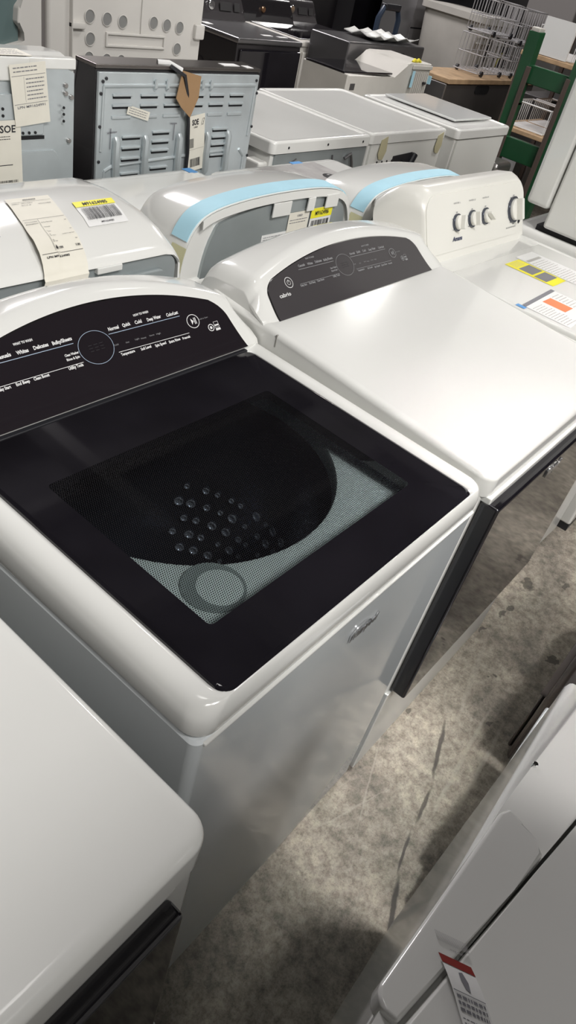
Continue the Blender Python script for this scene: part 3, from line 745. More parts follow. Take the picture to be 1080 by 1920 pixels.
o, f = flat_label(t, 'paper_label', .378, .930, .086, .118, 'paper', lift=.001, label='cream paper label'); p = Print(); p.text("USED", .034, .056, .106, .005); p.lines(.006, .08, .088, .102, 2, 2); p.rect(.004, .082, .044, .045); p.lines(.036, .082, .004, .040, 4, 8); p.build('label_print', 'ink_g', o, f)
o, f = flat_label(t, 'barcode_sticker', .470, .930, .094, .120, 'paper_w', lift=.002, label='white barcode sticker with yellow header'); p = Print(); p.rect(0, .094, .094, .120); p.build('yellow_header', 'yellow', o, f)
p = Print(); p.text("M91624986", .018, .078, .101, .011); p.bars(.008, .086, .030, .088, 7); p.text("M91624986", .03, .066, .014, .005); p.build('barcode_print', 'ink_k', o, lambda a, b: f(a, b) + Vector((0, -.0006, 0)))
for n_, (x, y, w_, h_) in enumerate(((.63, .60, .035, .040), (.005, .615, .05, .025))):
    obj('blue_tape', box(x, x + w_, y, y + h_, .9305, .9315), 'tape_blue', t, label='piece of blue painter tape on the corner')
o = obj('paper_sheet', box(-.075, .010, .535, .640, .9385, .9392), 'paper_w', t, label='white printed sheet with orange stripes over the corner')
p = Print(); p.rect(-.072, .006, .545, .566); p.rect(-.072, -.004, .578, .590); p.rect(-.072, -.016, .602, .608); p.build('orange_print', 'brown_red', o, plane_f((0, 0, .9396), (1, 0, 0), (0, 1, 0)))
t, W = foam_washer(1.50, 2.19, .86, 1.46, 'white washer seen from behind, right of the foam-wrapped one, partly hidden by the knob washer', .86, False)
obj('instruction_sheet', box(.20, .52, .30, .56, .9385, .9392), principled('clear_film_print', (.60, .58, .57), .2, coat=.5, noise=(18, .15)), t, label='printed film stuck on the top')
b = bmesh.new(); lathe([(.030, .9392), (.030, .9402), (.020, .9404), (.019, .9396)], (.44, .42), 24, b); obj('printed_oval', b, 'slate', t)
obj('blue_tape', box(.42, .48, .565, .60, .9305, .9318), 'tape_blue', t)
# ------------------------------------------------------------ third row: ranges seen from behind
t = thing('kitchen_range', 'white topped range seen from behind with hanging paper label at left edge', 'range', (.36, 1.655, 0))
obj('body', box(0, .752, .0, .66, .02, .92, .008), 'white_dull', t)
bg = [(.0, .92), (.0, 1.165), (.012, 1.185), (.06, 1.197), (.15, 1.190), (.20, 1.150), (.22, .92)]
obj('backguard', yzprism(bg, .0, .752, .006), 'white', t, label='white sloping backguard cap')
obj('rear_panel', xzprism([(.004, .30), (.748, .30), (.748, 1.160), (.72, 1.172), (.02, 1.172), (.004, 1.15)], -.006, .006, .002), 'galv', t, label='galvanised rear panel')
obj('cap_lip', box(.0, .60, -.012, .02, 1.140, 1.196, .004), 'white', t); obj('cap_lip', box(.0, .752, -.008, .02, 1.168, 1.196, .004), 'white', t)
obj('recessed_cover', xzprism([(x, z) for x, z in rrect(-.02, .640, 1.005, 1.110, .010, 4)], -.014, -.004, .003), 'galv', t)
obj('shadow_gap', box(.0, .645, -.0075, -.0055, .993, 1.002), 'dark_soft', t)
obj('lower_cover', xzprism([(x, z) for x, z in rrect(-.01, .690, .42, .962, .018, 5)], -.011, -.004, .004), 'galv', t)
b = bmesh.new()
for i in range(9):
    for j in range(3): cyl((.33 + i * .018 + j * .009 - .02, -.0145, 1.118 - .0 + j * .010 - .012), .0042, .002, 'y', 8, 0, b)
for x, z in ((.51, 1.075), (.51, 1.058), (.51, 1.04), (.55, 1.013), (.57, 1.013), (.59, 1.013), (.61, 1.013), (.705, 1.075), (.705, 1.058), (.705, 1.04)): cyl((x, -.0155, z), .004, .002, 'y', 8, 0, b)
obj('vent_holes', b, 'dark_soft', t)
b = bmesh.new()
for x, z in ((.715, 1.13), (.715, 1.11), (.728, .985), (.726, .87), (.735, 1.10)): cyl((x, -.010, z), .0065, .008, 'y', 12, .001, b)
obj('screw', b, 'steel', t)
def flabel(t, x, z, w_, h_, rot, y, txt, seed, mat='paper', dx=0):
    o, f = flat_label(t, 'paper_label', x, z, w_, h_, mat, rot=rot, y=y, label='cream paper label with print')
    return o, f
o, f = flabel(t, .545, 1.030, .112, .150, radians(6), -.020, '', 1)
p = Print(); p.lines(.010, .100, .128, .146, 2, 3); p.rect(.004, .108, .122, .123); p.rect(.040, .0405, .058, .120); p.lines(.046, .106, .060, .118, 6, 6); p.rect(.004, .108, .054, .055); p.text("LPN M91624991", .012, .100, .044, .006); p.build('label_print', 'ink_g', o, f)
o2 = obj('paper_label_top', box(.50, .615, .0, .07, 1.197, 1.1978), 'paper', t); p = Print(); p.lines(.51, .61, .008, .06, 4, 5); p.build('label_print', 'ink_g', o2, plane_f((0, 0, 1.1982), (1, 0, 0), (0, 1, 0)))
o, f = flabel(t, .40, .83, .165, .215, radians(1), -.0175, '', 2)
p = Print(); p.text("SOE", .100, .148, .185, .018, .02); p.lines(.09, .14, .165, .178, 2, 3); p.rect(.01, .135, .10, .102); p.bars(.09, .150, .022, .060, 11); p.build('label_print', 'ink_k', o, f)

t = thing('kitchen_range', 'stainless range seen from behind with louvred metal back and brown taped cord', 'range', (1.185, 1.655, 0))
prof = [(.0, .10), (.0, 1.172), (.010, 1.178), (.085, 1.180), (.095, 1.172), (.120, 1.05), (.130, .96), (.64, .93), (.64, .10)]
obj('body', yzprism(prof, .0, .725, .003), 'black_paint', t)
obj('backguard_cap', box(-.002, .727, -.004, .090, 1.173, 1.184, .003), principled('brown_steel', (.16, .145, .135), .3, metal=.8), t, label='dark brushed top cap')
obj('side_trim', yzprism([(.078, 1.172), (.094, 1.172), (.125, 1.04), (.110, .90), (.095, .90), (.108, 1.04)], -.003, .0), 'slate', t)
rp = obj('rear_panel', box(.004, .716, -.012, .0, .12, 1.166, .003), 'galv', t, label='galvanised louvred rear panel')
b = bmesh.new(); dk = bmesh.new()
def louver(x, z, w_=.075):
    box(x, x + w_, -.019, -.010, z + .0045, z + .012, .0025, 2, b); box(x + .003, x + w_ - .003, -.0135, -.0118, z - .002, z + .004, 0, 1, dk)
for x in (.055, .165, .265, .370, .470, .570):
    for z in (1.098, 1.070): louver(x, z)
    box(x, x + .075, -.017, -.010, 1.040, 1.050, .0025, 2, b)
for x, zz_ in ((.100, (.990, .958, .926)), (.225, (1.0, .972, .944)), (.505, (1.0, .975, .950))):
    for z in zz_: louver(x, z - .01, .078)
for x, z in ((.100, .870), (.225, .880), (.505, .905), (.062, .800), (.165, .812), (.265, .820), (.062, .760), (.165, .770), (.265, .778), (.36, .80), (.47, .815), (.565, .82), (.36, .765), (.47, .782), (.565, .79)): louver(x, z, .078)
obj('louvres', b, 'galv', rp); obj('louvre_slots', dk, 'dark_soft', rp)
b = bmesh.new()
for x in (.075, .195, .345, .480, .585):
    tube([(x, -.012, .985), (x, -.020, .975), (x - .002, -.021, .92), (x + .002, -.020, .865), (x, -.012, .855)], .013, 10, b)
for pts_ in (((.02, -.012, 1.13), (.70, -.012, 1.135)), ((.022, -.012, 1.13), (.018, -.012, .95)), ((.70, -.012, 1.135), (.695, -.012, .97)), ((.09, -.012, .905), (.58, -.012, .925)), ((.03, -.012, .80), (.035, -.012, .89)), ((.035, -.012, .89), (.07, -.012, .905)), ((.69, -.012, .80), (.688, -.012, .90)), ((.688, -.012, .90), (.66, -.012, .925))):
    tube(pts_, .0055, 8, b)
for x in (.222, .272, .430, .470, ): tube([(x, -.012, 1.145), (x, -.018, 1.150), (x, -.018, 1.128), (x, -.012, 1.122)], .006, 8, b)
obj('embossed_ribs', b, 'galv', rp)
b = bmesh.new()
for x, z in ((.03, 1.15), (.018, 1.142), (.012, 1.11), (.012, 1.02), (.012, .92), (.70, 1.15), (.712, 1.11), (.712, 1.0), (.712, .90), (.71, .82)): cyl((x, -.0135, z), .0048, .005, 'y', 10, .001, b)
obj('screw', b, 'dark', t)
b = tube([(.285, -.010, 1.186), (.33, -.030, 1.165), (.355, -.028, 1.10), (.372, -.026, 1.02), (.385, -.024, .93), (.388, -.022, .84), (.395, -.022, .76)], .006, 8); obj('power_cord', b, 'dark', t)
b = tube([(.255, .02, 1.188), (.29, .005, 1.190), (.325, -.020, 1.176)], .009, 10); obj('cord_wrap', b, 'paper_w', t)
bm = bmesh.new(); vs = [(.325, -.024, 1.178), (.400, -.034, 1.165), (.392, -.040, 1.105), (.362, -.040, 1.045), (.322, -.036, 1.075), (.300, -.032, 1.100)]
bm.faces.new([bm.verts.new(v) for v in vs]); bmesh.ops.triangulate(bm, faces=bm.faces[:]); solid(bm, .003); obj('brown_tape', bm, 'tape_brown', t, angle=15)
o, f = flabel(t, .392, .862, .086, .180, radians(8), -.020, '', 3)
p = Print(); p.text("SOE", .026, .056, .150, .017, .04); p.text("USED", .034, .052, .140, .005); p.text("13", .068, .078, .145, .022, 0, .3); p.bars(.008, .034, .078, .108, 5); p.rect(.004, .082, .072, .0725); p.bars(.018, .066, .014, .042, 6); p.build('label_print', 'ink_k', o, f)
o, f = flabel(t, .110, 1.055, .092, .026, radians(-14), -.018, '', 4); p = Print(); p.lines(.006, .086, .003, .023, 3, 6); p.build('label_print', 'ink_g', o, f)
p = Print(); p.rect(.040, .078, 1.0, 1.003, 1, .003); p.rect(.052, .055, .955, 1.015, 1); p.rect(.30, .33, 1.02, 1.023); p.rect(.318, .321, .97, 1.02)
p.build('marker_lines', 'ink_g', t, lambda u, v: Vector((u, -.0155, v)))
obj('blue_tape', box(.26, .33, -.0165, -.0145, .775, .800), 'tape_blue', t)
b = bmesh.new(); box(.56, .64, .02, .05, 1.184, 1.1855, 0, 1, b); box(.655, .69, .0, .03, 1.184, 1.1855, 0, 1, b); obj('paper_scrap', b, 'paper_w', t)

# ------------------------------------------------------------ third row: dryers seen from behind
def back_dryer(x0, x1, y0, y1, label, back='galv', zt=.93, side='white'):
    t = thing('clothes_dryer', label, 'dryer', (x0, y0, 0)); W = x1 - x0; D = y1 - y0
    obj('cabinet', box(.012, W - .012, .014, D - .01, .02, zt - .02, .006), side, t)
    lp = [[(x, y, zt + z) for x, y in rrect(i, W - i, i, D - i, .025, 5)] for i, z in ((.006, -.050), (-.001, -.046), (-.001, -.010), (.004, -.002), (.012, 0), (.022, -.001), (.026, -.005))]
    obj('top_panel', loft(lp), 'white', t, angle=50)
    if back == 'galv': obj('rear_panel', box(.03, W - .02, .004, .016, .05, zt - .05, .002), 'galv_dark', t)
    return t, W
t, W = back_dryer(2.075, 2.785, 1.665, 2.36, 'white dryer seen from behind, its metal back next to the louvred range')
b = bmesh.new()
for x in (.10, .37, .64): cyl((x, -.001, .905), .005, .004, 'y', 10, 0, b)
obj('screw', b, 'dark', t)
b = bmesh.new(); tube([(.52, .0, .84), (.55, -.01, .86), (.57, -.012, .82), (.60, -.01, .74), (.61, -.01, .66)], .007, 8, b); tube([(.42, -.002, .86), (.43, -.006, .80), (.45, -.006, .76)], .004, 8, b); tube([(.05, -.0, .76), (.11, -.004, .84), (.16, -.004, .86)], .003, 6, b); obj('hose', b, 'slate', t)
obj('white_tag', box(.20, .215, -.004, -.002, .80, .84), 'paper_w', t)
obj('side_panel_fold', box(-.045, .012, .02, .10, .30, .85, .01), 'white_dull', t)
t, W = back_dryer(2.80, 3.53, 1.675, 2.40, 'middle white dryer with exposed wiring and two taped corners on its back', back=None)
obj('rear_panel', box(.02, W - .015, .002, .016, .05, .88, .002), 'white_dull', t)
obj('access_opening', xzprism([(.24, .72), (.42, .74), (.42, .83), (.24, .82)], -.001, .003), 'dark', t); b = bmesh.new(); tube([(.44, -.006, .82), (.36, -.012, .70), (.30, -.01, .62)], .016, 10, b); tube([(.33, -.004, .80), (.37, -.01, .76), (.36, -.01, .70)], .006, 8, b); tube([(.06, -.004, .64), (.10, -.014, .66), (.13, -.01, .60), (.17, -.01, .58)], .010, 8, b); obj('hose', b, 'dark', t)
b = bmesh.new()
for i in range(12): cyl((.10 + .045 * (i % 6) + .02 * (i // 6), .0, .80 - .05 * (i // 6)), .005, .003, 'y', 8, 0, b)
obj('screw', b, 'dark', t)
for x in (.09, .64): obj('masking_tape', solid(grid([[Vector((x, -.004, .90)), Vector((x + .05, -.004, .915))], [Vector((x - .01, -.007, .84)), Vector((x + .06, -.006, .85))], [Vector((x + .01, -.004, .815)), Vector((x + .045, -.004, .81))]]), .002), principled('yellowed_tape', (.50, .46, .30), .5), t, label='yellowed tape over the corner')
t, W = back_dryer(3.565, 4.215, 1.625, 2.27, 'rightmost white dryer of the back row, its smooth top jutting toward the green hand truck', back=None, zt=.935)
obj('rear_panel', box(.02, .60, .002, .016, .05, .88, .002), 'white_dull', t)
obj('translucent_tray', box(.16, .62, .12, .60, .936, .948, .006), 'smoke_lid', t)
t = thing('dishwasher', 'silver dishwasher beside the green hand truck', 'dishwasher', (4.23, 1.62, 0))
obj('body', box(0, .22, 0, .46, 0, .72, .03), 'steel', t); b = bmesh.new()
for x in (.05, .17): tube([(x, -.02, .30), (x, -.03, .50), (x + .01, -.02, .66)], .012, 8, b)
obj('handle', b, 'chrome', t); obj('paper_label', box(.08, .15, -.004, -.002, .50, .65), 'paper_w', t)

# ------------------------------------------------------------ packing foam
t = thing('styrofoam_block', 'large white styrofoam packing block with round holes behind the ranges', 'packing foam', (1.72, 2.60, 0))
def holed(w_, h_, holes, d):
    b = box(0, w_, 0, d, 0, h_, .015)
    return b
fb = holed(.86, 1.42, None, .10)
blk = obj('foam_panel', fb, 'styro', t)
b = bmesh.new(); b2 = bmesh.new()
for x, z in ((.20, 1.135), (.29, 1.130), (.375, 1.125), (.205, 1.055), (.20, .985), (.295, .980), (.375, .978), (.55, 1.13), (.63, 1.125), (.71, 1.12), (.555, .968), (.635, .968), (.71, .965), (.705, 1.035), (.20, 1.30), (.375, 1.30), (.55, 1.30), (.71, 1.30)):
    loft([[Vector((x + r * cos(2 * pi * k / 24), y, z + r * 1.0 * sin(2 * pi * k / 24))) for k in range(24)] for r, y in ((.027, -.003), (.024, -.004), (.022, .004))], bm=b, cap0=False, cap1=False)
    b2.faces.new([b2.verts.new((x + .023 * cos(2 * pi * k / 24), -.0015, z + .023 * sin(2 * pi * k / 24))) for k in range(24)])
obj('hole_rims', b, 'styro', blk); obj('holes', b2, principled('hole_shade', (.22, .22, .215), .9), blk, label='dark discs standing for the shade in the round foam holes')  # flat discs, their dark colour stands in for shade in the holes
b = bmesh.new(); box(.29, .62, -.008, .004, 1.030, 1.040, .003, 2, b); box(.29, .62, -.008, .004, 1.075, 1.085, .003, 2, b); box(.285, .295, -.008, .004, 1.03, 1.085, .003, 2, b); box(.615, .625, -.008, .004, 1.03, 1.085, .003, 2, b)
box(.475, .482, -.006, .004, 1.085, 1.42, .002, 2, b); box(.10, .106, -.02, .01, .98, 1.42, .004, 2, b); box(.10, .17, -.02, .01, 1.09, 1.115, .006, 2, b); box(.10, .15, -.02, .01, .96, .985, .006, 2, b); box(.80, .86, -.02, .01, 1.08, 1.14, .008, 2, b)
obj('moulded_ridges', b, 'styro', blk)
t = thing('styrofoam_block', 'white styrofoam piece with green film at the top left corner', 'packing foam', (1.16, 2.32, 0))
ol = [(.18, .60), (.325, .60), (.33, 1.35), (.262, 1.35), (.262, 1.22), (.235, 1.19), (.23, 1.145), (.26, 1.12), (.262, 1.09), (.18, 1.07)]
obj('foam_edge', xzprism(ol, 0, .08, .006), 'styro', t)
obj('plastic_film', box(0, .25, .03, .05, .60, 1.35), 'film', t, label='dark green plastic film'); obj('left_edge', box(.0, .018, -.004, .03, .6, 1.35, .004), 'styro', t)
tag(obj('cardboard_sheet', box(1.50, 1.72, 2.62, 2.66, 0, 1.5, .003), principled('grey_board', (.17, .155, .15), .7), None), 'plain grey upright board between the two styrofoam blocks', 'board')

# ------------------------------------------------------------ fourth row: dark laundry machines
def far_machine(loc, W, D, zt, top, front, side, label, cat, name, con, knob=True):
    t = thing(name, label, cat, loc)
    obj('cabinet', box(0, W, 0, D, .02, zt - .03, .01), side, t)
    obj('front_panel', box(.02, W - .01, -.02, .004, .10, zt - .06, .012), front, t)
    obj('top_panel', box(-.003, W + .003, -.01, D, zt - .035, zt, .012), top, t)
    b = yzprism([(D - .16, zt - .01), (D - .10, zt + .05), (D - .075, zt + .13), (D - .05, zt + .15), (D, zt + .14), (D, zt - .01)], 0, W, .012)
    c = obj('console', b, con, t)
    if knob:
        k = bmesh.new(); cyl((W * .5, D - .095, zt + .075), .030, .03, 'y', 24, .004, k); obj('knob', k, 'chrome', t)
        p = Print(); p.rect(W * .62, W * .80, zt + .05, zt + .10); p.rect(W * .84, W * .93, zt + .05, zt + .10); p.rect(W * .1, W * .3, zt + .06, zt + .09); p.build('panel_print', 'slate', t, lambda u, v: Vector((u, D - .118 + (v - zt - .05) * .3, v)))
    return t
t = far_machine((3.72, 3.38, 0), .66, .68, .955, 'slate', 'black', 'black_paint', 'black dryer with glossy black door standing behind the louvred range', 'dryer', 'clothes_dryer', 'fascia2')
b = bmesh.new()
for y in (.16, .36): loft([[Vector((-.003, y + .09 * c_ , .5 + .28 * s_)) for c_, s_ in ((-1, -1), (1, -1), (1, .9), (.7, 1), (-.7, 1), (-1, .9))], [Vector((-.006, y + .08 * c_, .5 + .27 * s_)) for c_, s_ in ((-1, -1), (1, -1), (1, .9), (.7, 1), (-.7, 1), (-1, .9))]], bm=b)
obj('side_embossing', b, 'black_paint', t)
b = bmesh.new(); box(.36, .46, .10, .13, .956, .958, 0, 1, b); box(.50, .60, .08, .11, .956, .958, 0, 1, b); box(.05, .12, .34, .40, .956, .958, 0, 1, b); obj('paper_scrap', b, 'paper_w', t)
t = far_machine((4.40, 3.40, 0), .60, .70, .955, 'offwhite', 'offwhite', 'offwhite', 'off-white washer with dark recessed lid, right of the black dryer', 'washing machine', 'washing_machine', 'black_paint', False)
obj('lid', box(.05, .55, .06, .54, .955, .962, .004), 'black', t)
b = bmesh.new(); cyl((.25, .60, 1.03), .02, .02, 'y', 20, .004, b); obj('knob', b, principled('bronze_knob', (.6, .35, .2), .2, metal=.9), t)
t = far_machine((5.10, 3.75, 0), .66, .70, .93, 'black_paint', 'black', 'black_paint', 'black washer with chrome knob, behind the off-white washer', 'washing machine', 'washing_machine', 'fascia2')
# white range seen from the side
t = thing('kitchen_range', 'off-white range seen from its side with black cooktop and blue tape on the raised end', 'range', (3.90, 2.62, 0))
obj('body', xzprism([(0, .05), (1.00, .05), (1.00, 1.02), (.72, 1.02), (.68, 1.015), (.55, .925), (.0, .945)], 0, .36, .008), 'offwhite', t)
obj('cooktop', box(.0, .56, .03, .34, .94, .952, .003), 'black', t)
b = bmesh.new()
for i in range(8): box(.77 + i * .026, .782 + i * .026, -.016, .0, .80, .97, .003, 2, b)
box(.74, 1.0, -.012, .0, .985, 1.01, .004, 2, b); obj('vent_ribs', b, 'offwhite', t)
obj('blue_tape', box(.735, .765, -.020, -.017, .88, .98), 'foam_blue', t); obj('blue_tape', box(.995, 1.01, -.020, .03, .90, .95), 'foam_blue', t)
obj('rating_plate', box(.045, .095, -.003, .0, .86, .895), 'slate', t); obj('cord_stub', box(.90, .93, -.03, -.017, .90, .915), 'dark', t)
b = tube([(.78, .03, 1.022), (.80, .03, 1.035), (.83, .03, 1.025), (.85, .03, 1.036), (.88, .03, 1.024)], .010, 8); tag(obj('yellow_ribbon', b, principled('yellow_cord', (.75, .65, .05), .5), None, (3.90, 2.62, 0)), 'small yellow cord lying on the raised end of the side-on range', 'cord')

def oval_machine(loc, W, H, D, label, ox, oz, mat='slate'):
    t = thing('dishwasher', label, 'dishwasher', loc)
    obj('body', box(0, W, 0, D, 0, H, .012), mat, t)
    b = bmesh.new(); b.faces.new([b.verts.new((x, -.002, z)) for x, z in rrect(ox - .13, ox + .13, oz - .032, oz + .032, .031, 8)]); solid(b, .003); obj('pocket_handle', b, 'dark_soft', t, label='dark oval pocket handle')
    return t
oval_machine((4.43, 3.02, 0), 1.02, 1.045, .34, 'dark stainless dishwasher with oval pocket handle under plastic-wrapped papers', .62, .965)
bm = grid([[Vector((4.76 + .06 * i, 3.04 + .07 * j, 1.066 + .012 * sin(i * 2.1 + j) + .01 * cos(j * 3))) for i in range(11)] for j in range(5)]); tag(obj('plastic_bag', solid(bm, .006), principled('crumpled_plastic', (.62, .62, .60), .3), None, angle=20), 'crumpled clear plastic bag lying on the dark stainless dishwasher', 'plastic bag')
oval_machine((5.62, 2.84, 0), 1.75, .845, .38, 'stainless appliance with oval pocket handle under a wooden board', .66, .80, 'steel')
t = thing('wooden_board', 'long raw wooden board lying on the stainless appliance', 'board', (5.62, 2.84, .846)); obj('board', box(0, 1.75, -.02, .36, 0, .035, .004), 'wood', t)
def wire_rack(loc, W, D, H, label, rz=0, sp=.07):
    t = thing('wire_rack', label, 'rack', loc, rz, 'dishwasher racks on the wooden board'); b = bmesh.new(); r = .0045
    for z in (0, H * .5, H):
        tube([(0, 0, z), (W, 0, z), (W, D, z), (0, D, z), (0, 0, z)], r, 5, b)
    n = int(W / sp)
    for i in range(n + 1):
        x = W * i / n; tube([(x, 0, H), (x, 0, 0), (x, D, 0), (x, D, H)], r * .8, 4, b)
    for i in range(int(D / sp) + 1):
        y = D * i / int(D / sp); tube([(0, y, H), (0, y, 0), (W, y, 0), (W, y, H)], r * .8, 4, b)
    o = obj('wire_frame', b, 'wire', t)
    for k in range(4): obj('wheel', cyl((W * (.15 if k % 2 else .85), 0 if k < 2 else D, -.0), .022, .02, 'y', 12), 'dark', t)
    return t
wire_rack((6.22, 2.90, .905), .52, .24, .26, 'grey wire dishwasher rack on the wooden board, lowest of the left pile', 0, .06)
wire_rack((6.24, 2.91, 1.195), .48, .22, .22, 'grey wire dishwasher rack on top of the left pile', 0, .05)
wire_rack((6.80, 2.89, .905), .50, .25, .22, 'grey wire dishwasher rack on the wooden board, lowest of the right pile', 0, .045)
wire_rack((6.82, 2.91, 1.155), .45, .22, .24, 'grey wire dishwasher rack on top of the right pile', 0, .05)
# bin
t = thing('storage_bin', 'tall off-white plastic bin with black mark behind the wire racks', 'bin', (7.25, 3.66, 0))
bm = loft([[(x, y, z) for x, y in rrect(-w_, w_, -w_, w_, .08, 6)] for w_, z in ((.26, 0), (.33, 1.20), (.36, 1.21), (.36, 1.26), (.33, 1.262))]); obj('body', bm, 'offwhite', t, angle=50)
b = bmesh.new(); box(-.345, .345, -.350, -.33, 1.10, 1.12, .004, 2, b); box(-.34, .34, -.345, -.32, 1.05, 1.06, .004, 2, b); obj('ribs', b, 'offwhite', t)
p = Print(); p.poly2([(0, .0), (.03, .0), (.045, .09), (.06, .0), (.09, .0), (.055, .16), (.035, .16)], [(0, 1, 2, 5, 6), (2, 3, 4, 5)]); p.build('black_mark', 'ink_k', t, lambda u, v: Vector((-.14 + u, -.340, .92 + v)))
b = tube([(-.10, -.35, 1.10), (.02, -.355, .98), (.14, -.35, .90), (.16, -.35, .80)], .006, 6); obj('string', b, 'slate', t); b = tube([(.12, -.355, .86), (.20, -.355, .98), (.24, -.355, 1.0)], .010, 6); obj('yellow_strap', b, principled('yellow_strap', (.55, .50, .10), .5), t)

# ------------------------------------------------------------ hand trucks
def bar(a, b_, w_, d_, bm):                     # rectangular bar between two points
    a, b_ = Vector(a), Vector(b_); z = (b_ - a); l = z.length; z.normalize(); y = Vector((1, 0, 0)); x = y.cross(z).normalized(); y = z.cross(x)
    Mx = Matrix((x, y, z)).transposed().to_4x4(); Mx.translation = a
    return box(-w_ / 2, w_ / 2, -d_ / 2, d_ / 2, 0, l, .004, 2, bm, Mx)
t = thing('hand_truck', 'dark green steel appliance hand truck standing upright behind the knob washer', 'hand truck', (4.72, 1.70, 0))
for s_, y in ((0, .17), (1, -.17)):
    b = bmesh.new(); bar((0, y, .02), (0, y + .0, 1.0), .075, .08, b); bar((0, y, .98), (-.02, y + (.0 if s_ else -.0), 1.38), .075, .08, b); obj('rail', b, 'green', t)
    obj('rail_cap', box(-.06, .02, y - .028, y + .028, 1.375, 1.40, .006), 'offwhite', t)
    b = bmesh.new(); bar((-.045, y * .80, .10), (-.045, y * .80, 1.20), .030, .02, b); obj('rubber_strip', b, 'rubber', t)
for z, h in ((1.16, .10), (.74, .125), (.34, .10)):
    obj('cross_bar', box(-.02, .03, -.17, .17, z - h / 2, z + h / 2, .006), 'green', t)
obj('toe_plate', box(-.25, .0, -.24, .24, 0, .012), 'green', t)
for y in (-.26, .26): obj('wheel', cyl((.06, y, .10), .10, .05, 'y', 28, .012), 'dark', t)
t = thing('hand_truck', 'hand truck with dark blue loop handle behind the dishwasher papers', 'hand truck', (5.60, 3.50, 0)); t.scale = (1, 1, .93)
b = tube([(-.13, 0, .05), (-.15, 0, 1.0), (-.15, 0, 1.22), (-.10, 0, 1.30), (.10, 0, 1.30), (.15, 0, 1.22), (.15, 0, 1.0), (.13, 0, .05)], .022, 10); obj('frame', b, 'navy', t)
obj('grip', box(-.11, .11, -.03, .03, 1.28, 1.33, .012), 'dark', t); b = bmesh.new()
for x in (-.16, .16): cyl((x, .05, .12), .12, .05, 'x', 24, .01, b)
obj('wheel', b, 'dark', t)

# things around the green hand truck
tag(obj('fluorescent_panel', box(5.3, 5.34, 1.95, 2.40, .0, .62, .004), 'greybox', None), 'plain grey panel leaning behind the green hand truck', 'panel')
t = thing('storage_shelf', 'wooden shelf holding wire parts seen through the green hand truck', 'shelf', (5.55, 1.75, 0))
for z in (.70, 1.18): obj('shelf_board', box(0, .9, -.25, .55, z, z + .03, .004), 'wood', t)
for x in (.02, .86):
    for y in (-.24, .52): obj('post', box(x, x + .03, y, y + .03, 0, 1.35), 'rubber', t)
def small_rack(x, y, z, lab_):
    g = thing('wire_rack', lab_, 'rack', (x, y, z), 0, 'wire racks on the wooden shelf'); b = bmesh.new()
    for i in range(9): tube([(i * .04, 0, .16), (i * .04, 0, 0), (i * .04, .3, 0), (i * .04, .3, .16)], .005, 4, b)
    tube([(0, 0, .16), (.32, 0, .16), (.32, .3, .16), (0, .3, .16), (0, 0, .16)], .006, 4, b); obj('wire_frame', b, principled('white_wire', (.7, .7, .7), .4) if 'white_wire' not in bpy.data.materials else bpy.data.materials['white_wire'], g)
small_rack(5.6, 1.93, .74, 'small white wire rack on the lower shelf board, nearer the hand truck'); small_rack(6.0, 1.93, .74, 'small white wire rack on the lower shelf board, farther end')
small_rack(5.6, 1.93, 1.22, 'small white wire rack on the upper shelf board, nearer the hand truck'); small_rack(5.98, 1.93, 1.22, 'small white wire rack on the upper shelf board, farther end')
tag(obj('paper_sheet', box(5.56, 5.58, 1.96, 2.20, 1.215, 1.44), 'paper_w', None), 'white paper sheet standing above the shelf racks', 'paper')
tag(obj('motor_part', cyl((5.62, 1.86, .771), .035, .08, 'z', 20, .008), 'dark', None), 'small dark round motor part on the lower shelf board', 'part')
t = thing('refrigerator', 'dark refrigerator with grey doors behind the shelf', 'refrigerator', (6.50, 2.30, 0)); obj('body', box(0, .8, 0, .3, 0, .86, .01), 'slate', t); obj('door', box(.01, .40, -.02, .0, .03, .84, .01), 'greybox', t); obj('door', box(.41, .79, -.02, .0, .03, .84, .01), 'greybox', t)

# ------------------------------------------------------------ far background
for i, (x, y, w_, h, m_, lb) in enumerate(((5.95, 4.7, .85, 1.9, 'black_paint', 'tall black refrigerator in the far back, left one'), (6.95, 4.9, .80, 1.9, 'black_paint', 'tall black refrigerator in the far back, beside the grey cabinet'))):
    t = thing('refrigerator', lb, 'refrigerator', (x, y, 0)); obj('body', box(0, w_, 0, .7, .02, h, .012), m_, t); obj('door', box(.005, w_ - .005, -.03, 0, .05, h - .01, .012), 'black', t); obj('handle', tube([(.06, -.05, .6), (.06, -.05, 1.5)], .012, 8), 'slate', t)
t = thing('metal_cabinet', 'narrow light grey metal cabinet left of the plastic bin', 'cabinet', (7.15, 4.2, 0)); obj('body', box(0, .28, 0, .4, 0, 1.6, .006), 'greybox', t); obj('shelf_line', box(0, .28, -.004, 0, .99, 1.0), 'dark', t)
tag(obj('cardboard_stack', box(7.6, 8.8, 3.9, 4.5, 1.45, 1.56, .004), 'wood', None), 'light brown flattened cardboard on top of the dark crate', 'cardboard')
tag(obj('storage_crate', box(7.78, 8.9, 3.85, 4.6, 0, 1.45, .01), 'dark', None), 'large dark crate under the flattened cardboard', 'crate')
t = struct('trim_1', box(9.2, 9.9, 3.4, 4.3, 0, 4.5, .02), principled('column_paint', (.33, .31, .30), .6))

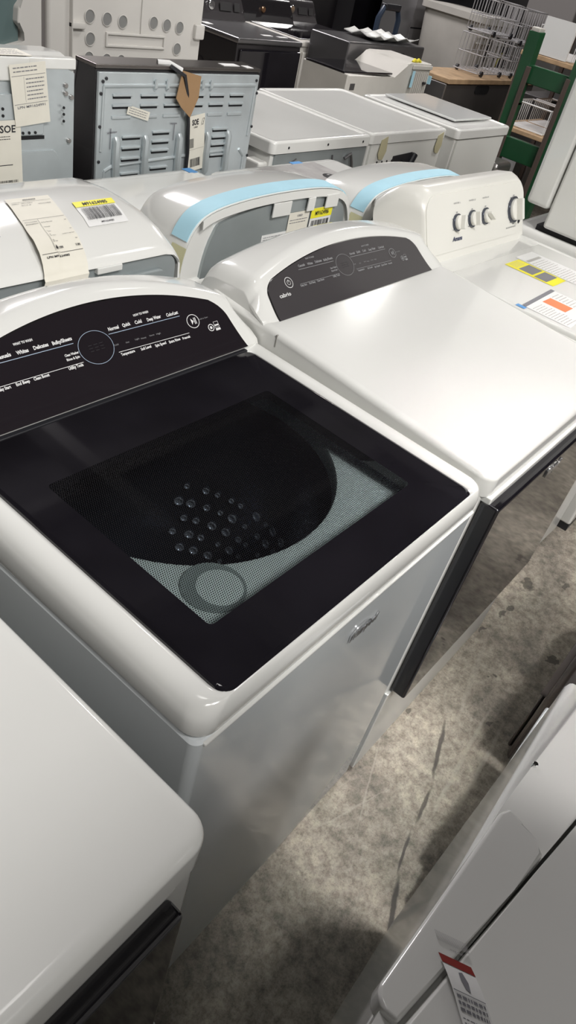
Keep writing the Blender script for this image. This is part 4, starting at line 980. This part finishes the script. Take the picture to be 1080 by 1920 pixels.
# ------------------------------------------------------------ machines across the aisle
t = thing('washing_machine', 'white washer across the aisle in the bottom right corner with warning tag', 'washing machine', (0, 0, 0))
obj('cabinet', prism([(-.42, -.308), (.46, -.279), (.46, -.95), (-.42, -.98)], .05, .900, .012), 'white', t)
obj('front_strip', prism([(-.425, -.325), (-.30, -.302), (.182, -.2925), (.262, -.2965), (.46, -.306), (.46, -.392), (.227, -.3615), (.159, -.3515), (-.075, -.3145), (-.425, -.262 - .05)][:7] + [(.159, -.3515), (-.075, -.3155), (-.42, -.328)], .895, .926, .004), 'white', t)
hp = [(.168, -.2935), (.181, -.300), (.176, -.318), (.164, -.336), (.160, -.3505), (.10, -.342), (-.078, -.3145), (-.079, -.3005), (-.074, -.291), (-.065, -.286)]
obj('lid_handle', prism(hp[::-1], .905, .936, .0045), 'white', t, label='raised white lid grip with rounded ends')
obj('lid', prism([(.46, -.396), (.227, -.3655), (.159, -.3550), (-.075, -.3185), (-.42, -.335), (-.42, -.95), (.46, -.93)][::-1], .905, .934, .005), 'white', t, label='large white lid')
b = bmesh.new(); cyl((.261, -.298, .926), .0035, .008, 'z', 12, .001, b); obj('hinge_pin', b, 'chrome', t)
U = Vector((.0105, -.0295, 0)); V = Vector((-.030, -.040, 0)); P0 = Vector((-.0065, -.312, .938))
tf = lambda u, v: P0 + U * u + V * v + Vector((0, 0, .004 * sin(min(max(v, 0), 1) * 3.1) + .0012))
tg = obj('warning_tag', sheet(tf, 1.0, 2.6, 4, 14), 'paper_w', t, label='white and red warning tag with print')
TF = lambda u, v: tf(u, v) + Vector((0, 0, .0005))
p = Print(); p.rect(0, 1, .0, .17, 4); p.rect(0, 1, 1.35, 1.48, 4); p.build('red_band', 'red', tg, TF)
p = Print(); p.poly2([(.42, .25), (.55, .22), (.62, .38), (.58, .55), (.46, .52), (.40, .38)], [(0, 1, 2, 3, 4, 5)]); p.rect(.03, .97, .60, .615, 4)
r_ = random.Random(2)
for v in (.66, .76, .86, 1.0, 1.08, 1.16, 1.24):
    u = .08
    while u < .9: l = r_.uniform(.04, .14); p.rect(u, min(u + l, .92), v, v + (.055 if v < .9 else .03)); u += l + .03
for k in range(10):
    v = 1.56 + k * .09; u = .08
    while u < .9: l = r_.uniform(.04, .12); p.rect(u, min(u + l, .92), v, v + .045); u += l + .03
p.build('tag_print', 'ink_g', tg, TF)
p = Print()
for k in range(22): p.rect(.0 + k * .045, .018 + k * .045, -.62, -.25)
p.text("WARNING", .3, .7, -.12, .07); p.build('embossed_print', principled('grey_emboss', (.45, .44, .44), .4), t, lambda u, v: P0 + U * u + V * v * .5 + Vector((.006, 0, .0003)))

t = thing('clothes_dryer', 'added unseen white dryer, stacked to shade the washer across the aisle', 'dryer', (-.40, -1.20, .936))  # added out of view to block light from the washer top
obj('cabinet', box(0, .70, 0, .62, 0, .86, .012), 'white', t); obj('door', cyl((.35, .622, .45), .20, .02, 'y', 40, .006), 'white_dull', t)
t = thing('clothes_dryer', 'low grey base of a machine standing across the aisle, next in line', 'dryer', (.555, -.30, 0))
obj('base', box(0, .44, -.60, .0, 0, .20, .01), 'greybox', t); obj('side_rail', box(.10, .46, -.04, .012, .02, .30, .006), 'white_cool', t)
t = thing('clothes_dryer', 'low dark bronze machine with rounded door frame across the aisle at right edge', 'dryer', (1.04, -.275, 0))
obj('cabinet', box(0, .69, -.62, 0, .02, .52, .02), 'bronze', t)  # height cut low so light reaches the aisle floor
def ringdoor(g, y0, y1, w_):
    o_ = rrect(.05 + g, .65 - g, .22 + g, .50 - g, .05, 8); i_ = rrect(.05 + g + w_, .65 - g - w_, .22 + g + w_, .50 - g - w_, .04, 8)
    return loft([[Vector((x, y0, z)) for x, z in o_], [Vector((x, y1, z)) for x, z in o_], [Vector((x, y1, z)) for x, z in i_], [Vector((x, y0, z)) for x, z in i_]], close=True)
obj('door_frame', ringdoor(0, -.004, .014, .012), 'bronze_trim', t, label='lighter raised door frame'); obj('door', xzprism(rrect(.08, .62, .25, .47, .035, 8), -.004, .006, .003), 'bronze', t)
obj('lower_trim', box(.03, .66, .0, .010, .04, .19, .006), 'bronze', t)

# ------------------------------------------------------------ room shell
bm = bmesh.new(); bm.faces.new([bm.verts.new(v) for v in ((-6, -6, 0), (14, -6, 0), (14, 10, 0), (-6, 10, 0))]); struct('floor', bm, 'floor')
struct('wall_back', box(-6, 14, 10, 10.2, 0, 6.5), 'wall'); struct('wall_right', box(14, 14.2, -6, 10, 0, 6.5), 'wall')
struct('wall_left', box(-6.2, -6, -6, 10, 0, 6.5), 'wall'); struct('wall_front', box(-6, 14, -6.2, -6, 0, 6.5), 'wall')
bm = box(-6, 14, -6, 10, 6.5, 6.6)
for i in range(10): box(-6, 14, -5.5 + i * 1.7, -5.35 + i * 1.7, 6.1, 6.5, 0, 1, bm)
for i in range(5): box(-4 + i * 4, -3.8 + i * 4, -6, 10, 5.8, 6.1, 0, 1, bm)
struct('ceiling', bm, principled('ceiling_paint', (.10, .10, .10), .8))
